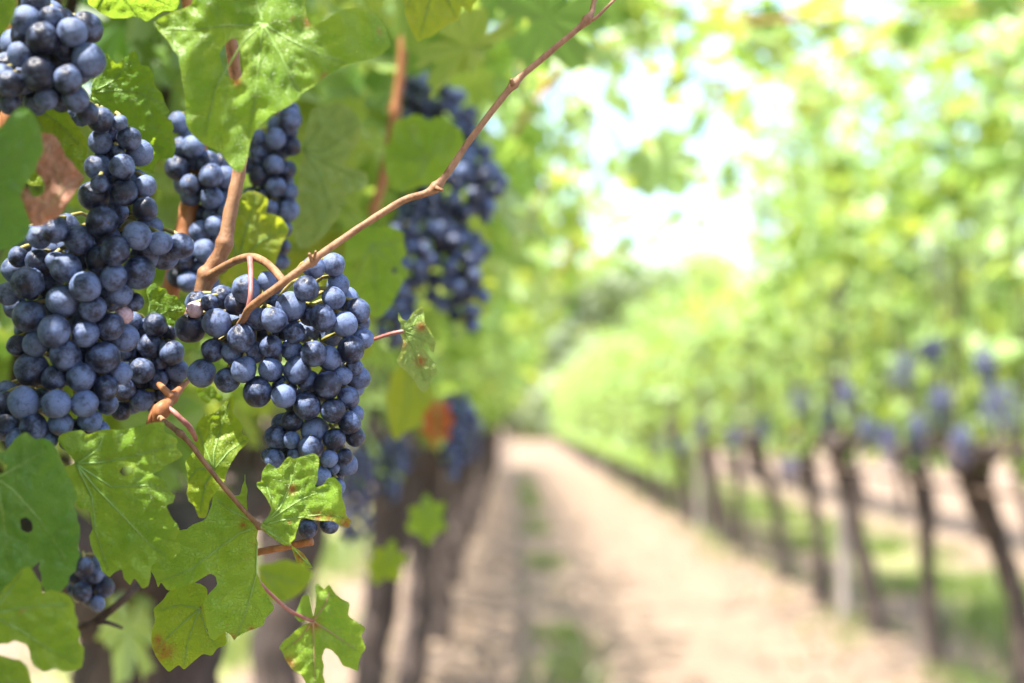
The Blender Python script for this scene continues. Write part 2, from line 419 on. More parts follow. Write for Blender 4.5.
def vine(side, v, x, y, label, group, fol=True, cv=None):
    r = empty('grapevine', (x, y, gz(x, y) - .01)); tag(r, label, 'grapevine', group)
    for o in TR[side, v][:2]:
        c = o.copy(); C.objects.link(c); c.parent = r
    if fol:
        c = CAN[fol if isinstance(fol, str) else side, v if cv is None else cv].copy(); C.objects.link(c); c.parent = r
    return r
ORD = ['nearest', 'second', 'third', 'fourth', 'fifth', 'sixth', 'seventh', 'eighth']
rng = random.Random(5)
ys_r = [4.55, 5.72, 6.98, 8.25, 9.6, 10.95, 12.3, 13.6] + [14.95+1.33*i for i in range(36)]
for i, y in enumerate(ys_r):
    if i == 0: lb = 'grapevine cut by the picture edge, ahead of the first dark trunk across the path'
    elif i <= 7: lb = f'{ORD[i-1]} dark trunk counted from the front, leafy grapevine in the row across the path'
    else: lb = 'small blurred grapevine where the row across the path recedes into the distance'
    vine('right', (i*3) % 4, RX + rng.uniform(-.05, .05), y, lb, 'grapevines in the row across the path', 'low' if i > 9 else 'short' if i > 4 else True, cv=(i*7+i//3) % 4)
for i in range(15):
    vine('right', (i+1) % 4, RX+2.6+rng.uniform(-.06, .06), 12.6+1.5*i, 'grapevine in the far row seen between the dark trunks across the path', 'grapevines in the second row across the path', cv=(i*3) % 4)
ys_l = [2.8+1.3*i for i in range(26)]
for i, y in enumerate(ys_l):
    if i < 5: lb = f'{ORD[i+1]} grapevine of the near row behind the blue grapes, brown gnarled trunk'
    else: lb = 'blurred grapevine far along the near row beside the path'
    vine('left', i % 4, RL + rng.uniform(-.04, .04), y, lb, 'grapevines in the near row', cv=(i*3+1) % 4)

SPOTS = [P(a, b, d*K) for a, b, d in ((219,316,.50),(243,336,.495),(236,302,.50),(258,320,.495),(268,281,.51),(270,350,.495),(275,366,.495),(190,322,.50),(211,350,.495),(292,300,.495),(248,284,.51),(140,75,.56),(150,140,.57),(158,8,.5),(492,182,1.05),(128,130,.48),(230,215,.54),(280,235,.6))]
# the two vines that carry the near bunches: crowns of their own, open where the bunches hang before the lens
def ok_near(off):
    def f(p):
        w = p + off
        if (w - Vector((0, 0, CAM_H))).length < .45 or (w.y < .35 and w.x > -.28): return False
        px, py, d = proj(w)
        if d < .05: return w.x < -.3
        if d < 1.05 and -60-80/d < px < 1130 and -60-80/d < py < 760+60/d: return False
        if d < 2.2 and px > 545 + 40*math.sin(py*.02) - max(0, (py-260))*.5: return False
        if d < 1.6 and py > 430 and px > 150: return False
        if d < 1.5 and 372 < px < 515 and 70 < py < 340: return False
        if d < 3.2 and 225 < px < 430 and 405 < py < 600: return False
        for q in SPOTS:                                         # small openings through which the sun falls on berries and leaves
            k = (w-q).dot(sdir)
            if k > 0 and (w-q-sdir*k).length < (.088 if q.y < .66 else .055): return False
        return True
    return f
rng = random.Random(23)
for y, lb in ((.30, 'grapevine that carries the near blue bunches, crown hanging over them'), (1.52, 'nearest brown trunk behind the low leaves, grapevine of the near row')):
    r = empty('grapevine', (RL, y, 0)); tag(r, lb, 'grapevine', 'grapevines in the near row'); off = Vector((RL, y, 0))
    m_, hd_ = trunk_mb(rng, .04, y*3, .055, 1.16); c_ = cordon_mb(rng, hd_, .66, 1.5)
    m_.v = [v + off for v in m_.v]; c_.v = [v + off for v in c_.v]
    m_.build('trunk', M['bark'], r); c_.build('cordon', M['bark'], r)
    L = canopy(rng, 1, 1350 if y < 1 else 720, 2.35, ok_near(off), 1, -1.35 if y < 1 else -.7, .75, .076, y, .45, 1.10, 1.3, 16)  # first crown lengthened unseen behind the camera, to shade the near bunches
    L.v = [v + off for v in L.v]; L.build('foliage', M['crown'], r)
for o in protos: bpy.data.objects.remove(o)

# posts, wires and hose of the trellis
for x, y, lb in ((RX-.02, 8.72, 'pale weathered trellis post standing between the dark trunks across the path'), (RX, 15.5, 'small pale trellis post far down the row across the path')):
    m = MB(); m.tube([Vector((x, y, -.1)), Vector((x-.02, y, 1.2)), Vector((x-.03, y, 2.2))], [.042, .040, .038], 10, 6, .1, 8)
    tag(m.build('trellis_post', M['post'], None, (x, y, 0)), lb, 'post', 'trellis posts')
for x, z, lb in ((RX-.22, 1.02, 'dull brown drip hose tied under the leaves of the row across the path'),):
    m = MB(); m.tube([Vector((x+.03*math.sin(y*1.7), y, z - .03*math.sin(y*2.4)**2)) for y in [3+.65*i for i in range(50)]], .010, 8, 3)
    tag(m.build('drip_hose', M['hose'], None, (x, 3, z)), lb, 'hose')

for x, z, lb in ((RX, 1.5, 'thin wire low in the leaves of the row across the path'), (RX+.02, 2.0, 'thin wire high in the leaves of the row across the path'), (RL, 1.6, 'thin wire inside the leaves of the near row')):
    m = MB(); m.tube([Vector((x, y, z + .01*math.sin(y))) for y in [2.2+2.5*i for i in range(18)]], .0022, 6, 2)
    tag(m.build('trellis_wire', M['wire'], None, (x, 2.2, z)), lb, 'wire', 'trellis wires')
# trees beyond the end of the rows
def tree(x, y, h, w, label, seed):
    rg = random.Random(seed); r = empty('tree', (x, y, gz(x, y)-.1)); tag(r, label, 'tree', 'trees beyond the end of the rows')
    b = r.location.copy(); m = MB()
    m.tube([b, b+Vector((.1, 0, h*.3)), b+Vector((0, .2, h*.7))], [h*.035, h*.028, h*.01], 8, 4, .2, 3)
    cl = []
    for k in range(26):
        a = rg.uniform(0, 6.28); zz = rg.uniform(.08, .95); rr = w*.5*math.sqrt(max(.05, 1-((zz-.5)/.52)**2))*rg.uniform(.4, 1)
        c = b+Vector((rr*math.cos(a), rr*math.sin(a), h*zz)); cl.append((c, w*rg.uniform(.14, .24)))
        m.tube([b+Vector((0, 0, h*zz*.6)), b.lerp(c, .6)+Vector((0, 0, h*.1)), c], [h*.006, h*.004, h*.002], 6, 3)
    m.build('trunk', M['bark'], r); L = Leaves()
    for c, s in cl:
        for q in range(330):
            d = Vector((rg.gauss(0, 1), rg.gauss(0, 1), rg.gauss(0, .8))); d = d.normalized()*s*rg.random()**.4
            L.add(c+d, d+Vector((0, 0, .5)), Vector((rg.uniform(-1, 1), rg.uniform(-1, 1), -.5)), .34*rg.uniform(.7, 1.3), rg)
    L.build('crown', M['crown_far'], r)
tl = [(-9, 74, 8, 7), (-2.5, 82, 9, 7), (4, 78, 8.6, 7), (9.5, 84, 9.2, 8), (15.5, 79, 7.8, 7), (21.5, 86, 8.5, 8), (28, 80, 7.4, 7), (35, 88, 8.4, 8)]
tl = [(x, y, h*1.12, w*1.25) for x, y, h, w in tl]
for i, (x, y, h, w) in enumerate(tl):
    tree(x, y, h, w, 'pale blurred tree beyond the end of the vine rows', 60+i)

# ------------------------------------------------------------------ grape bunches
def grape_mesh(seed):
    rg = random.Random(seed); m = MB(); m.ball(Vector(), 1.0, 26, 18)
    o = Vector((seed*3.7, 0, 0)); el = 1.0 + rg.uniform(-.06, .10)
    vs = [Vector((v.x, v.y, v.z*el))*(1 + 0.07*noise.noise(v*1.2+o) + .014*noise.noise(v*4+o)) for v in m.v]
    return mesh('grape', vs, m.f)
GM = [grape_mesh(i) for i in range(9)]
for g in GM: g.materials.append(M['grape'])
def withered():
    m = MB(); m.ball(Vector(), 1.0, 30, 22)
    vs = [v*(1 + .20*abs(noise.noise(v*2.6)) - .16*abs(noise.noise(v*5.1))) for v in m.v]; g = mesh('grape', vs, m.f); return g
GW = withered(); GW.materials.append(M['grape_pink'])
GD = withered(); GD.materials.append(M['grape']); GD.polygons.foreach_set('use_smooth', [True]*len(GD.polygons))
GG = grape_mesh(19); GG.materials.append(M['grape_green'])

def settle(gs, rg, it=90, xy=.18):
    """gs: list of [Vector, radius, home]; berries push each other apart, mostly in depth"""
    n = len(gs)
    for _ in range(it):
        for i in range(n):
            a = gs[i]
            for j in range(i+1, n):
                b = gs[j]; d = a[0]-b[0]; m = (a[1]+b[1])*.955
                if abs(d.x) > m or abs(d.y) > m or abs(d.z) > m: continue
                l = d.length
                if l >= m: continue
                if l < 1e-6: d = Vector((0, .001, 0)); l = .001
                u = d/l
                # widen the depth component so that the traced places stay as they are
                u = Vector((u.x*xy, u.y if abs(u.y) > .08 else math.copysign(.35, u.y or 1), u.z*xy)).normalized()
                s = (m-l)*.4; a[0] += u*s; b[0] -= u*s
        for a in gs:
            if a[2] is not None:
                a[0].x += (a[2].x-a[0].x)*.25; a[0].z += (a[2].z-a[0].z)*.25; a[0].y += (a[2].y-a[0].y)*.03

def bunch(name, trace, depth, label, rachis, seed, back=25, thick=.75, special=(), pedicel='stalk_green', group='blue grape bunches near the lens', total=100):
    """bunch from the berries one can see (pixel, pixel, radius); berries behind them fill the cluster"""
    rg = random.Random(seed); gs = []
    for (px, py, pr) in trace:
        row = [q for q in trace if abs(q[1]-py) < 26]
        x0 = min(q[0]-q[2] for q in row); x1 = max(q[0]+q[2] for q in row); cx = (x0+x1)/2; wv = max(16, (x1-x0)/2)
        u = min(1, abs(px-cx)/wv); dz = -thick*min(wv, 62)*math.sqrt(max(0, 1-u*u)) / F * depth
        dz -= (pr-12)*.5/F*depth
        p = P(px, py, depth); q = P(px, py, depth+dz)
        gs.append([q.copy(), pr/F*(depth+dz), q.copy()])
    nvis = len(gs)
    tries = 0
    mr = sum(q[2] for q in trace)/len(trace); fill = []
    while len(gs) < min(total, nvis+back) and tries < 6000:
        tries += 1; q = rg.choice(trace)
        px, py = q[0]+rg.uniform(-20, 20), q[1]+rg.uniform(-20, 20); pr = rg.uniform(.95, 1.15)*mr
        gap = min(math.hypot(px-t_[0], py-t_[1]) - t_[2] for t_ in trace)
        if tries < 4000 and gap < -2: continue                  # first the gaps between the berries, then the inside
        near = [(t_[0]-px, t_[1]-py) for t_ in trace if math.hypot(px-t_[0], py-t_[1]) < mr*2.9]
        if not (any(a > 3 for a, b in near) and any(a < -3 for a, b in near) and any(b > 3 for a, b in near) and any(b < -3 for a, b in near)): continue
        if any(math.hypot(px-a, py-b) < mr*(1.0 if tries < 2500 else .7) for a, b in fill): continue
        fill.append((px, py)); dz = rg.uniform(.2, .9)*mr/F*depth; p = P(px, py, depth+dz)
        gs.append([p, pr/F*depth, p.copy()])
    settle(gs, rg)
    rp = [P(a, b, depth+c) for a, b, c in rachis]
    root = empty('grape_bunch', rp[0]); tag(root, label, 'grape bunch', group)
    for i, g in enumerate(gs):
        sp_i = dict(special).get(i)
        me = GW if sp_i == 'w' else GG if sp_i == 'g' else GD if sp_i == 'd' else rg.choice(GM)
        o = link('grape', me, None, root, g[0]-rp[0])
        o.scale = (g[1],)*3; o.rotation_euler = (rg.uniform(-.9, .9), rg.uniform(-.9, .9), rg.uniform(0, 6.28))
        if rg.random() < .3: o.rotation_euler = (rg.uniform(0, 6.28), rg.uniform(0, 6.28), rg.uniform(0, 6.28))
    m = MB(); rr = [3.6/F*depth*(1-.6*i/len(rp)) for i in range(len(rp))]
    m.tube(rp, rr, 8, 6, .15, 300); axis, _ = catmull(rp, rr, 6)
    for g in gs:
        c = min(axis, key=lambda q: (q-g[0]).length + max(0, g[0].z-q.z+.004)*2)
        mid = (c+g[0])/2 + Vector((0, 0, .003))
        tip = g[0]+Vector((0, 0, g[1]*.7)); l = (c-tip).length
        if l > g[1]*3: c = tip + (c-tip)*(g[1]*3/l) + Vector((0, g[1], 0)); mid = (c+tip)/2 + Vector((0, 0, .003))
        m.tube([c, mid, tip], [.0011, .0009, .0012], 5, 2)
    m.build('bunch_stem', M[pedicel], root); return root

HERO = [(219.9,296.4,12.4),(235.2,303,11.7),(247,289.8,14),(196.4,310.3,8.5),(217.7,322.8,14.6),(189.8,327.9,15.4),(211,304,9.5),(243.3,339,14.2),(267.8,281,10.5),
 (276.6,320.6,13),(256.5,319,12),(290.5,306.6,15.5),(307.4,289.8,12.9),(314,267.8,11.7),(333.7,264.9,12),(337.4,284.7,11.7),(333.7,298.6,12),(356.4,311,13.7),(323.5,318.4,13.4),
 (345.5,324.2,13),(363,338.3,10.6),(308,314.7,11),(273,303,10),(295,333,10.5),(271.5,346.4,12),(290.5,349.3,11),(315.4,354.4,13.2),(329.4,357.3,12.6),(350.6,350,13.5),(270.8,369.8,12.3),
 (297.9,370.5,13.4),(307.4,380.8,11.5),(328.6,385.2,14.2),(342.5,376,9.5),(358,377,11),(354,367,9),(257.6,391.8,14.3),(282.5,388,12.8),(285.4,396.2,12.5),(307.4,405.7,14.3),(333.7,410.8,12.9),
 (348.4,397.6,11.6),(353,414,10),(212.5,350,12.4),(201.5,373.5,14.6),(231.6,353,11),(227.2,380,13),(244.8,369.8,13),(252.8,352,11),(292,421.2,11.2),(276.6,437.4,12.5),(313.2,430,13.2),
 (334.5,439.6,11),(349.9,422,11.7),(354.3,435.9,10.5),(311.8,446.9,12.5),(329.4,458.6,9),(344.7,456.4,8.7),(333.7,468.8,6),(321.3,476.2,10.2),(336.7,486.4,9),(275,458.6,10.5),(268,456,8),
 (295.7,455.7,9),(292,440,9),(307.7,528.8,10),(328.8,525,9.8),(300,486,10),(318,497,10.5),(301,509,10.5),(322,511,10)]
bunch('b', HERO, .53*K, 'sharp blue grape bunch tapering behind the lobed leaf, long cane across its top',
      [(250,312,-.01),(268,325,.0),(295,345,.005),(312,385,.01),(315,430,.01),(314,480,.008),(315,520,.006)], 1, 27, .72, {3: 'w', 25: 'd', 23: 'd', 50: 'd'}.items())
SIDE = [(151,345.6,12.4),(145,371.3,13.2),(173,353,13),(174.5,369.8,12),(158,378.6,10),(158.3,326.4,12.5),(170,332,8.5),(134,322,10.5),(127.6,350.8,12),(126.8,388.8,13),(143,399.8,11),(123,410.8,10),(129,336,11),(136,385,10),(160,362,9)]
bunch('b', SIDE, .55*K, 'small grape bunch squeezed between the two big bunches above the orange brown spur', [(166,400,.0),(158,385,.004),(150,360,.006),(150,330,.006)], 2, 12, .4)
LEFT = [(101,143.2,12),(127.4,137.3,12.5),(116.4,152,8),(97.8,167.4,13.5),(124.5,168.8,13),(118.6,176.9,10),(125.2,193,14),(95.2,196.6,15.5),(105,187,9),(101.8,221.5,16),(145,185.7,11),(145,209,12.5),
 (63,226.7,14),(103.8,122,13),(121,124,8),(80,114,12),(60.5,231.7,13),(78,239.5,15),(137.7,236.6,15),(159,242.5,12),(177.7,244.4,13.5),(119,252,14.5),(98.6,260,15.2),(68.4,268.8,15.6),
 (37,262,13),(39,237.6,12),(18.5,257,10),(29.3,283.5,16),(54.7,261,10),(90.8,288.4,15.6),(119,293.2,12.7),(139.6,272.7,16),(117,278,13),(62.5,301,16.6),(93.8,309.8,14),(107.4,325.5,14.5),
 (30.3,316.7,17),(59.6,332.3,16.6),(87,333.3,14),(8,294,12),(132.8,302,9),(121,313.7,9),(67.4,356.4,15.5),(37,344.6,13),(29.3,369,17.5),(54.7,377.9,12.7),(82,376.9,14.6),(102.5,358.3,16),
 (119,373,12),(17.6,345.6,11),(106.4,387.6,12),(27.3,404.2,15.6),(60.5,404.2,14.6),(86,403.2,13.7),(106.4,404.2,11),(4,404,12),(6,425.7,14.6),(88,420,12),(60.5,423.8,12.7),(95.7,429.6,9),(35,426,13.7),(43,439,12),(20,440,12),(68,440,12)]
bunch('b', LEFT, .495*K, 'big soft blue grape bunch hanging down the edge below the dry brown leaf', [(95,105,.01),(105,150,.008),(100,210,.012),(85,270,.012),(70,330,.012),(58,390,.012),(50,430,.01)], 3, 36, .62, {15: 'd', 27: 'd', 41: 'w', 57: 'd'}.items())
TOPL = [(29.9,22.8,15.5),(46.6,41.3,16.7),(73,34.3,15),(87.9,59.8,17.2),(42.2,75.6,17.2),(70.3,81.7,13.7),(20.2,54.5,13),(15.8,87.9,14),(2.6,79,15),(53.6,19.3,11),(45.7,98.4,11.5),(75.6,98.4,13),(82.6,109,12),(35,3,14),(10,104,11)]
bunch('b', TOPL, .46*K, 'blurred dark grape cluster at the top corner above the dry brown leaf', [(40,-30,.01),(45,10,.008),(50,50,.008),(55,85,.008)], 4, 14, .5)
KB1 = [(196,149,11.7),(207.9,162.3,11.7),(178,168.4,12.5),(181,147.6,10),(178,122.5,10),(214,178,12),(224,177,12),(213,199,12),(213,215,12),(202,232,11),(206,252,12),(215,262,11),(178,277,11),(190.6,282.5,11),(200,268,11),(222,195,11),(219,228,11),(186,262,11),(228,212,10),(192,186,10)]
bunch('b', KB1, .60*K, 'shaded grape bunch behind the upright brown cane, below the big top leaf', [(190,112,.01),(198,150,.01),(208,200,.012),(205,250,.012),(195,275,.01)], 5, 14, .4)
KB2 = [(290.8,121,12),(276.9,140,11),(259.6,139,8),(259.6,156,8.5),(275.5,167,10.5),(259.6,176.8,10.5),(276.9,188,10.5),(271,208.8,8.5),(288,211.6,11),(282.4,247.7,8.5),(281,261.6,8),(250.4,165.6,9),(250.4,193.5,9),(290.8,146,10),(287,170,9),(290,192,8),(284,228,9),(262,196,9),(290,110,9)]
bunch('b', KB2, .64*K, 'narrow grape bunch to the right of the big top leaf, tips catching sun', [(278,96,.01),(277,130,.01),(273,170,.012),(277,215,.012),(282,255,.01)], 6, 12, .4)
KB3 = [(101,588,11),(86,590,10),(88,566,10.5),(95,574,9),(80,578,9),(80,596,5.5),(76,560,9),(98,603,8)]
bunch('b', KB3, .60*K, 'remnant of a grape bunch in the gap between the low leaves, one green berry', [(72,540,.0),(80,560,.004),(88,580,.006),(90,600,.006)], 7, 6, .4, {5: 'g'}.items())

def blob_bunch(blobs, d, label, seed, rpx, n, group, parts=True, smat='stalk_green'):
    """bunch further off: berries packed into round masses (pixel, pixel, half width, half height); parts = each berry its own mesh"""
    rg = random.Random(seed); gs = []; r0 = rpx/F*d
    front = []
    for b in blobs:
        tries = 0
        while tries < 1500:
            tries += 1
            v = Vector((rg.gauss(0, 1), rg.gauss(0, 1), rg.gauss(0, 1))).normalized()*(rg.uniform(.55, 1) if parts else rg.uniform(.5, 1))
            if parts and v.z > .35: continue
            p = P(b[0]+v.x*b[2], b[1]+v.y*b[3], d + v.z*b[2]/F*d*.9); r = r0*rg.uniform(.85, 1.12)
            if any((p-g[0]).length < (g[1]+r)*.86 for g in gs): continue
            gs.append((p, r))
    gs = sorted(gs, key=lambda g: g[0].y)[:n]
    top = min(blobs, key=lambda b: b[1]); base = P(top[0], top[1]-top[3]*1.15, d)
    m = MB(); m.tube([base] + [P(b[0], b[1], d) for b in sorted(blobs, key=lambda b: b[1])] + [P(blobs[-1][0], blobs[-1][1]+blobs[-1][3]*.7, d)], r0*.35, 6, 4)
    if parts:
        root = empty('grape_bunch', base); tag(root, label, 'grape bunch', group)
        for p, r in gs:
            o = link('grape', rg.choice(GM), None, root, p-base); o.scale = (r,)*3; o.rotation_euler = (rg.uniform(0, 6), rg.uniform(0, 6), 0)
        m.build('bunch_stem', M[smat], root); return root
    mb = MB()
    for p, r in gs: mb.ball(p, r, 9, 6)
    o = mb.build('grape_bunch', M['grape_far'], None, base); tag(o, label, 'grape bunch', group)
    m.build('bunch_stem', M[smat], o, None) if False else None
    sm = mesh('bunch_stem', [v-base for v in m.v], m.f); link('bunch_stem', sm, M[smat], o); return o
MG = 'blurred grape bunches in the near row'
blob_bunch([(458,190,46,34),(432,232,40,40),(452,262,34,44),(464,305,20,26)], 1.36, 'long blurred blue grape bunch hanging behind the slanting cane', 21, 8.0, 99, MG)
blob_bunch([(428,100,32,22),(452,128,26,26),(474,160,22,22)], 1.40, 'small blurred grape cluster peeping over the spotted green leaf', 22, 8.0, 80, MG)
blob_bunch([(406,258,24,32),(394,312,20,32)], 1.30, 'dark blurred grape bunch between the hero bunch and the long blurred one', 23, 7.6, 70, MG)
blob_bunch([(456,418,20,22),(452,455,12,24)], 1.75, 'blurred grape bunch beside the rust red leaf', 24, 5.2, 60, MG)
blob_bunch([(396,455,15,18),(390,485,10,18)], 2.0, 'dim blurred grape bunch low beside the old brown wood', 25, 4.6, 50, MG)
for i, (px, py, d, lb) in enumerate([(352, 478, 2.0, 'dim bunch right of the scorched leaf point, against brown wood'),
        (470, 430, 4.2, 'tiny blurred bunch right of the rust red leaf')]):
    k = 1422*.012/d
    blob_bunch([(px, py, k*3.2, k*3.6), (px+2, py+k*4.5, k*2, k*3)], d, lb, 70+i, k*.62, 70, MG, False)
for i, (px, py, w, h, lb) in enumerate([(1002, 416, 30, 36, 'largest blurred violet blue grape bunch, at the picture edge across the path'), (905, 372, 15, 26, 'blurred blue grape bunch right above the dark trunk across the path'),
        (889, 438, 10, 18, 'blurred blue grapes at the head of the dark trunk across the path'), (798, 402, 13, 22, 'blurred blue grape bunch above the third dark trunk across the path'), (828, 412, 9, 16, 'faint blurred bunch beside the pale post across the path'),
        (790, 462, 8, 12, 'low blurred blue grapes hung against the third dark trunk'), (700, 428, 10, 18, 'faint blurred grape bunch far down the row across the path'), (682, 442, 7, 13, 'smallest blurred grape bunch, lowest on the receding leaves across the path'),
        (932, 345, 12, 14, 'half hidden blue grapes high in the leaves across the path')] + [(a, b, c, e, 'blurred violet bunch in the band of fruit just above the trunks across the path') for a, b, c, e in ((846, 392, 8, 15), (868, 424, 8, 13), (940, 398, 11, 16), (962, 436, 10, 14), (762, 424, 8, 14), (735, 432, 7, 12), (986, 360, 10, 16), (918, 424, 9, 14), (660, 440, 6, 10))]):
    d = 1422*1.62/(px-512); w *= 1.2; h *= 1.5; py += 10
    blob_bunch([(px, py-h*.25, w, h*.7), (px+w*.1, py+h*.5, w*.6, h*.5)], d, lb, 40+i, .0072*F/d, 75, 'blurred grape bunches across the path', False)

# ------------------------------------------------------------------ near leaves
def inside(p, poly):
    x, y = p; c = False; n = len(poly)
    for i in range(n):
        x0, y0 = poly[i]; x1, y1 = poly[i-1]
        if (y0 > y) != (y1 > y) and x < (x1-x0)*(y-y0)/(y1-y0)+x0: c = not c
    return c
def sdist(p, a, b):
    ax, ay = a; bx, by = b; dx, dy = bx-ax, by-ay; l = dx*dx+dy*dy
    t = 0 if l == 0 else max(0, min(1, ((p[0]-ax)*dx+(p[1]-ay)*dy)/l)); return math.hypot(p[0]-ax-t*dx, p[1]-ay-t*dy)
def soften(poly, rg, serr):
    out = []; n = len(poly)
    for i in range(n):
        a, b = poly[i], poly[(i+1) % n]; l = math.hypot(b[0]-a[0], b[1]-a[1])
        e = min(.16, 1.6/max(l, .1)); out.append((a[0]+(b[0]-a[0])*e, a[1]+(b[1]-a[1])*e))
        if serr and l > 11:                                     # small teeth on a long run of the margin
            k = int(l/7); nx, ny = (b[1]-a[1])/l, -(b[0]-a[0])/l
            for q in range(1, k):
                f = q/k; h = serr*rg.uniform(.2, 1)*(1 if q % 2 else -.6)
                out.append((a[0]+(b[0]-a[0])*f+nx*h, a[1]+(b[1]-a[1])*f+ny*h))
        out.append((a[0]+(b[0]-a[0])*(1-e), a[1]+(b[1]-a[1])*(1-e)))
    return out
def leaf(label, poly, d, joint, tips, mat='leaf', tilt=(0, 0), curl=.0, holes=(), blotch=(), step=2.6, stalk=None, serr=1.9, seed=0, quilt=1.0, vein='vein', group='leaves near the lens', cat='leaf', stalkmat='stalk_pink', name='vine_leaf', vw=.85, wave=1.0):
    """one leaf: outline, joint of the stalk and vein tips as seen; tilt in px of depth per px; depth d in metres"""
    rg = random.Random(seed or hash(label) % 1000 if False else seed + int(poly[0][0]*7+poly[0][1])); d = d*K
    po = soften(poly, rg, serr)
    cx = sum(p[0] for p in po)/len(po); cy = sum(p[1] for p in po)/len(po)
    Rr = max(math.hypot(p[0]-cx, p[1]-cy) for p in po)
    segs = []
    for tp in tips:                                             # main veins, and side veins that branch off them
        chain = tp if isinstance(tp, list) else [tp]
        pts = [joint] + chain
        for a, b in zip(pts, pts[1:]): segs.append((a, b, 1.0))
        a, b = pts[0], pts[-1]; l = math.hypot(b[0]-a[0], b[1]-a[1]); ang = math.atan2(b[1]-a[1], b[0]-a[0])
        for f, s in ((.28, 1), (.40, -1), (.52, 1), (.64, -1), (.76, 1), (.86, -1)):
            q = (a[0]+(b[0]-a[0])*f, a[1]+(b[1]-a[1])*f); ll = l*.42*(1.05-f*.7)
            e = (q[0]+ll*math.cos(ang+s*.85), q[1]+ll*math.sin(ang+s*.85))
            mm = (q[0]+ll*.5*math.cos(ang+s*.98), q[1]+ll*.5*math.sin(ang+s*.98))
            if inside(mm, po): segs.append((q, mm, .5))
            if inside(e, po): segs.append((mm, e, .4))
    so = Vector((seed*1.7, cx*.01, cy*.013))
    def dep(x, y):
        dx, dy = x-cx, y-cy; rr = (dx*dx+dy*dy)/(Rr*Rr)
        dv = min((sdist((x, y), a, b)/w**.5 for a, b, w in segs), default=9)
        z = tilt[0]*dx + tilt[1]*dy + curl*Rr*rr + wave*Rr*.09*noise.noise(Vector((x, y, 0))*(2.4/Rr)+so) + wave*Rr*.045*noise.noise(Vector((x, y, 5))*(7/Rr)+so)
        z -= quilt*Rr*.055*(1-math.exp(-(dv/(Rr*.10))**1.2))
        return d + z/F*d
    hp = [soften(h, rg, 0) for h in holes]
    pts = [Vector(p) for p in po]; ed = [(i, (i+1) % len(po)) for i in range(len(po))]
    for h in hp:
        b = len(pts); pts += [Vector(p) for p in h]; ed += [(b+i, b+(i+1) % len(h)) for i in range(len(h))]
    x0, x1 = min(p[0] for p in po), max(p[0] for p in po); y0, y1 = min(p[1] for p in po), max(p[1] for p in po)
    rows = int((y1-y0)/step)+1; bd = [(po[i-1], po[i]) for i in range(len(po))] + [(h[i-1], h[i]) for h in hp for i in range(len(h))]
    for j in range(rows):
        y = y0+j*step; x = x0+(step*.5 if j % 2 else 0)
        while x < x1:
            q = (x+rg.uniform(-.2, .2)*step, y+rg.uniform(-.2, .2)*step)
            if inside(q, po) and not any(inside(q, h) for h in hp) and min(sdist(q, a, b) for a, b in bd) > step*.45: pts.append(Vector(q))
            x += step
    v2, _, tr, *_ = delaunay_2d_cdt(pts, ed, [], 1, 1e-4)
    tr = [f for f in tr if inside(((v2[f[0]].x+v2[f[1]].x+v2[f[2]].x)/3, (v2[f[0]].y+v2[f[1]].y+v2[f[2]].y)/3), po)
          and not any(inside(((v2[f[0]].x+v2[f[1]].x+v2[f[2]].x)/3, (v2[f[0]].y+v2[f[1]].y+v2[f[2]].y)/3), h) for h in hp)]
    jp = P(joint[0], joint[1], dep(*joint)); ve, bl, eg = [], [], []; v3 = []
    for v in v2:
        v3.append(P(v.x, v.y, dep(v.x, v.y)) - jp)
        ve.append(max((w*math.exp(-(sdist((v.x, v.y), a, b)/(1.5*w**.5))**2) for a, b, w in segs), default=0))
        bl.append(max((math.exp(-(math.hypot(v.x-q[0], v.y-q[1])/q[2])**2*1.2) for q in blotch), default=0))
        eg.append(math.exp(-min(sdist((v.x, v.y), a, b) for a, b in bd)/5.0))
    me = mesh(name, v3, [tuple(f) for f in tr]); attr(me, "vein", ve); attr(me, "blotch", bl); attr(me, "edge", eg)
    o = link(name, me, M[mat], None, jp); tag(o, label, cat, group)
    if vw:
        m = MB()
        for tp in tips:
            chain = [joint] + (tp if isinstance(tp, list) else [tp]); pp = []
            for a, b in zip(chain, chain[1:]):
                k = max(2, int(math.hypot(b[0]-a[0], b[1]-a[1])/5))
                pp += [(a[0]+(b[0]-a[0])*i/k, a[1]+(b[1]-a[1])*i/k) for i in range(k)]
            pp.append(chain[-1]); pp = [q for q in pp if inside(q, po) and not any(inside(q, h) for h in hp)]
            if len(pp) < 3: continue
            m.tube([P(x, y, dep(x, y)) for x, y in pp], [vw*(1.15-.9*i/len(pp))/F*d for i in range(len(pp))], 6, 1)
        if m.v:
            sm = mesh('leaf_vein', [v-jp for v in m.v], m.f); link('leaf_vein', sm, M[vein], o)
    if stalk:
        m = MB(); m.tube([jp] + [P(a, b, dd*K) for a, b, dd in stalk], [1.9/F*d]*(len(stalk)+1), 8, 6, .1, 300)
        sm = mesh('leaf_stalk', [v-jp for v in m.v], m.f); link('leaf_stalk', sm, M[stalkmat], o)
    return o

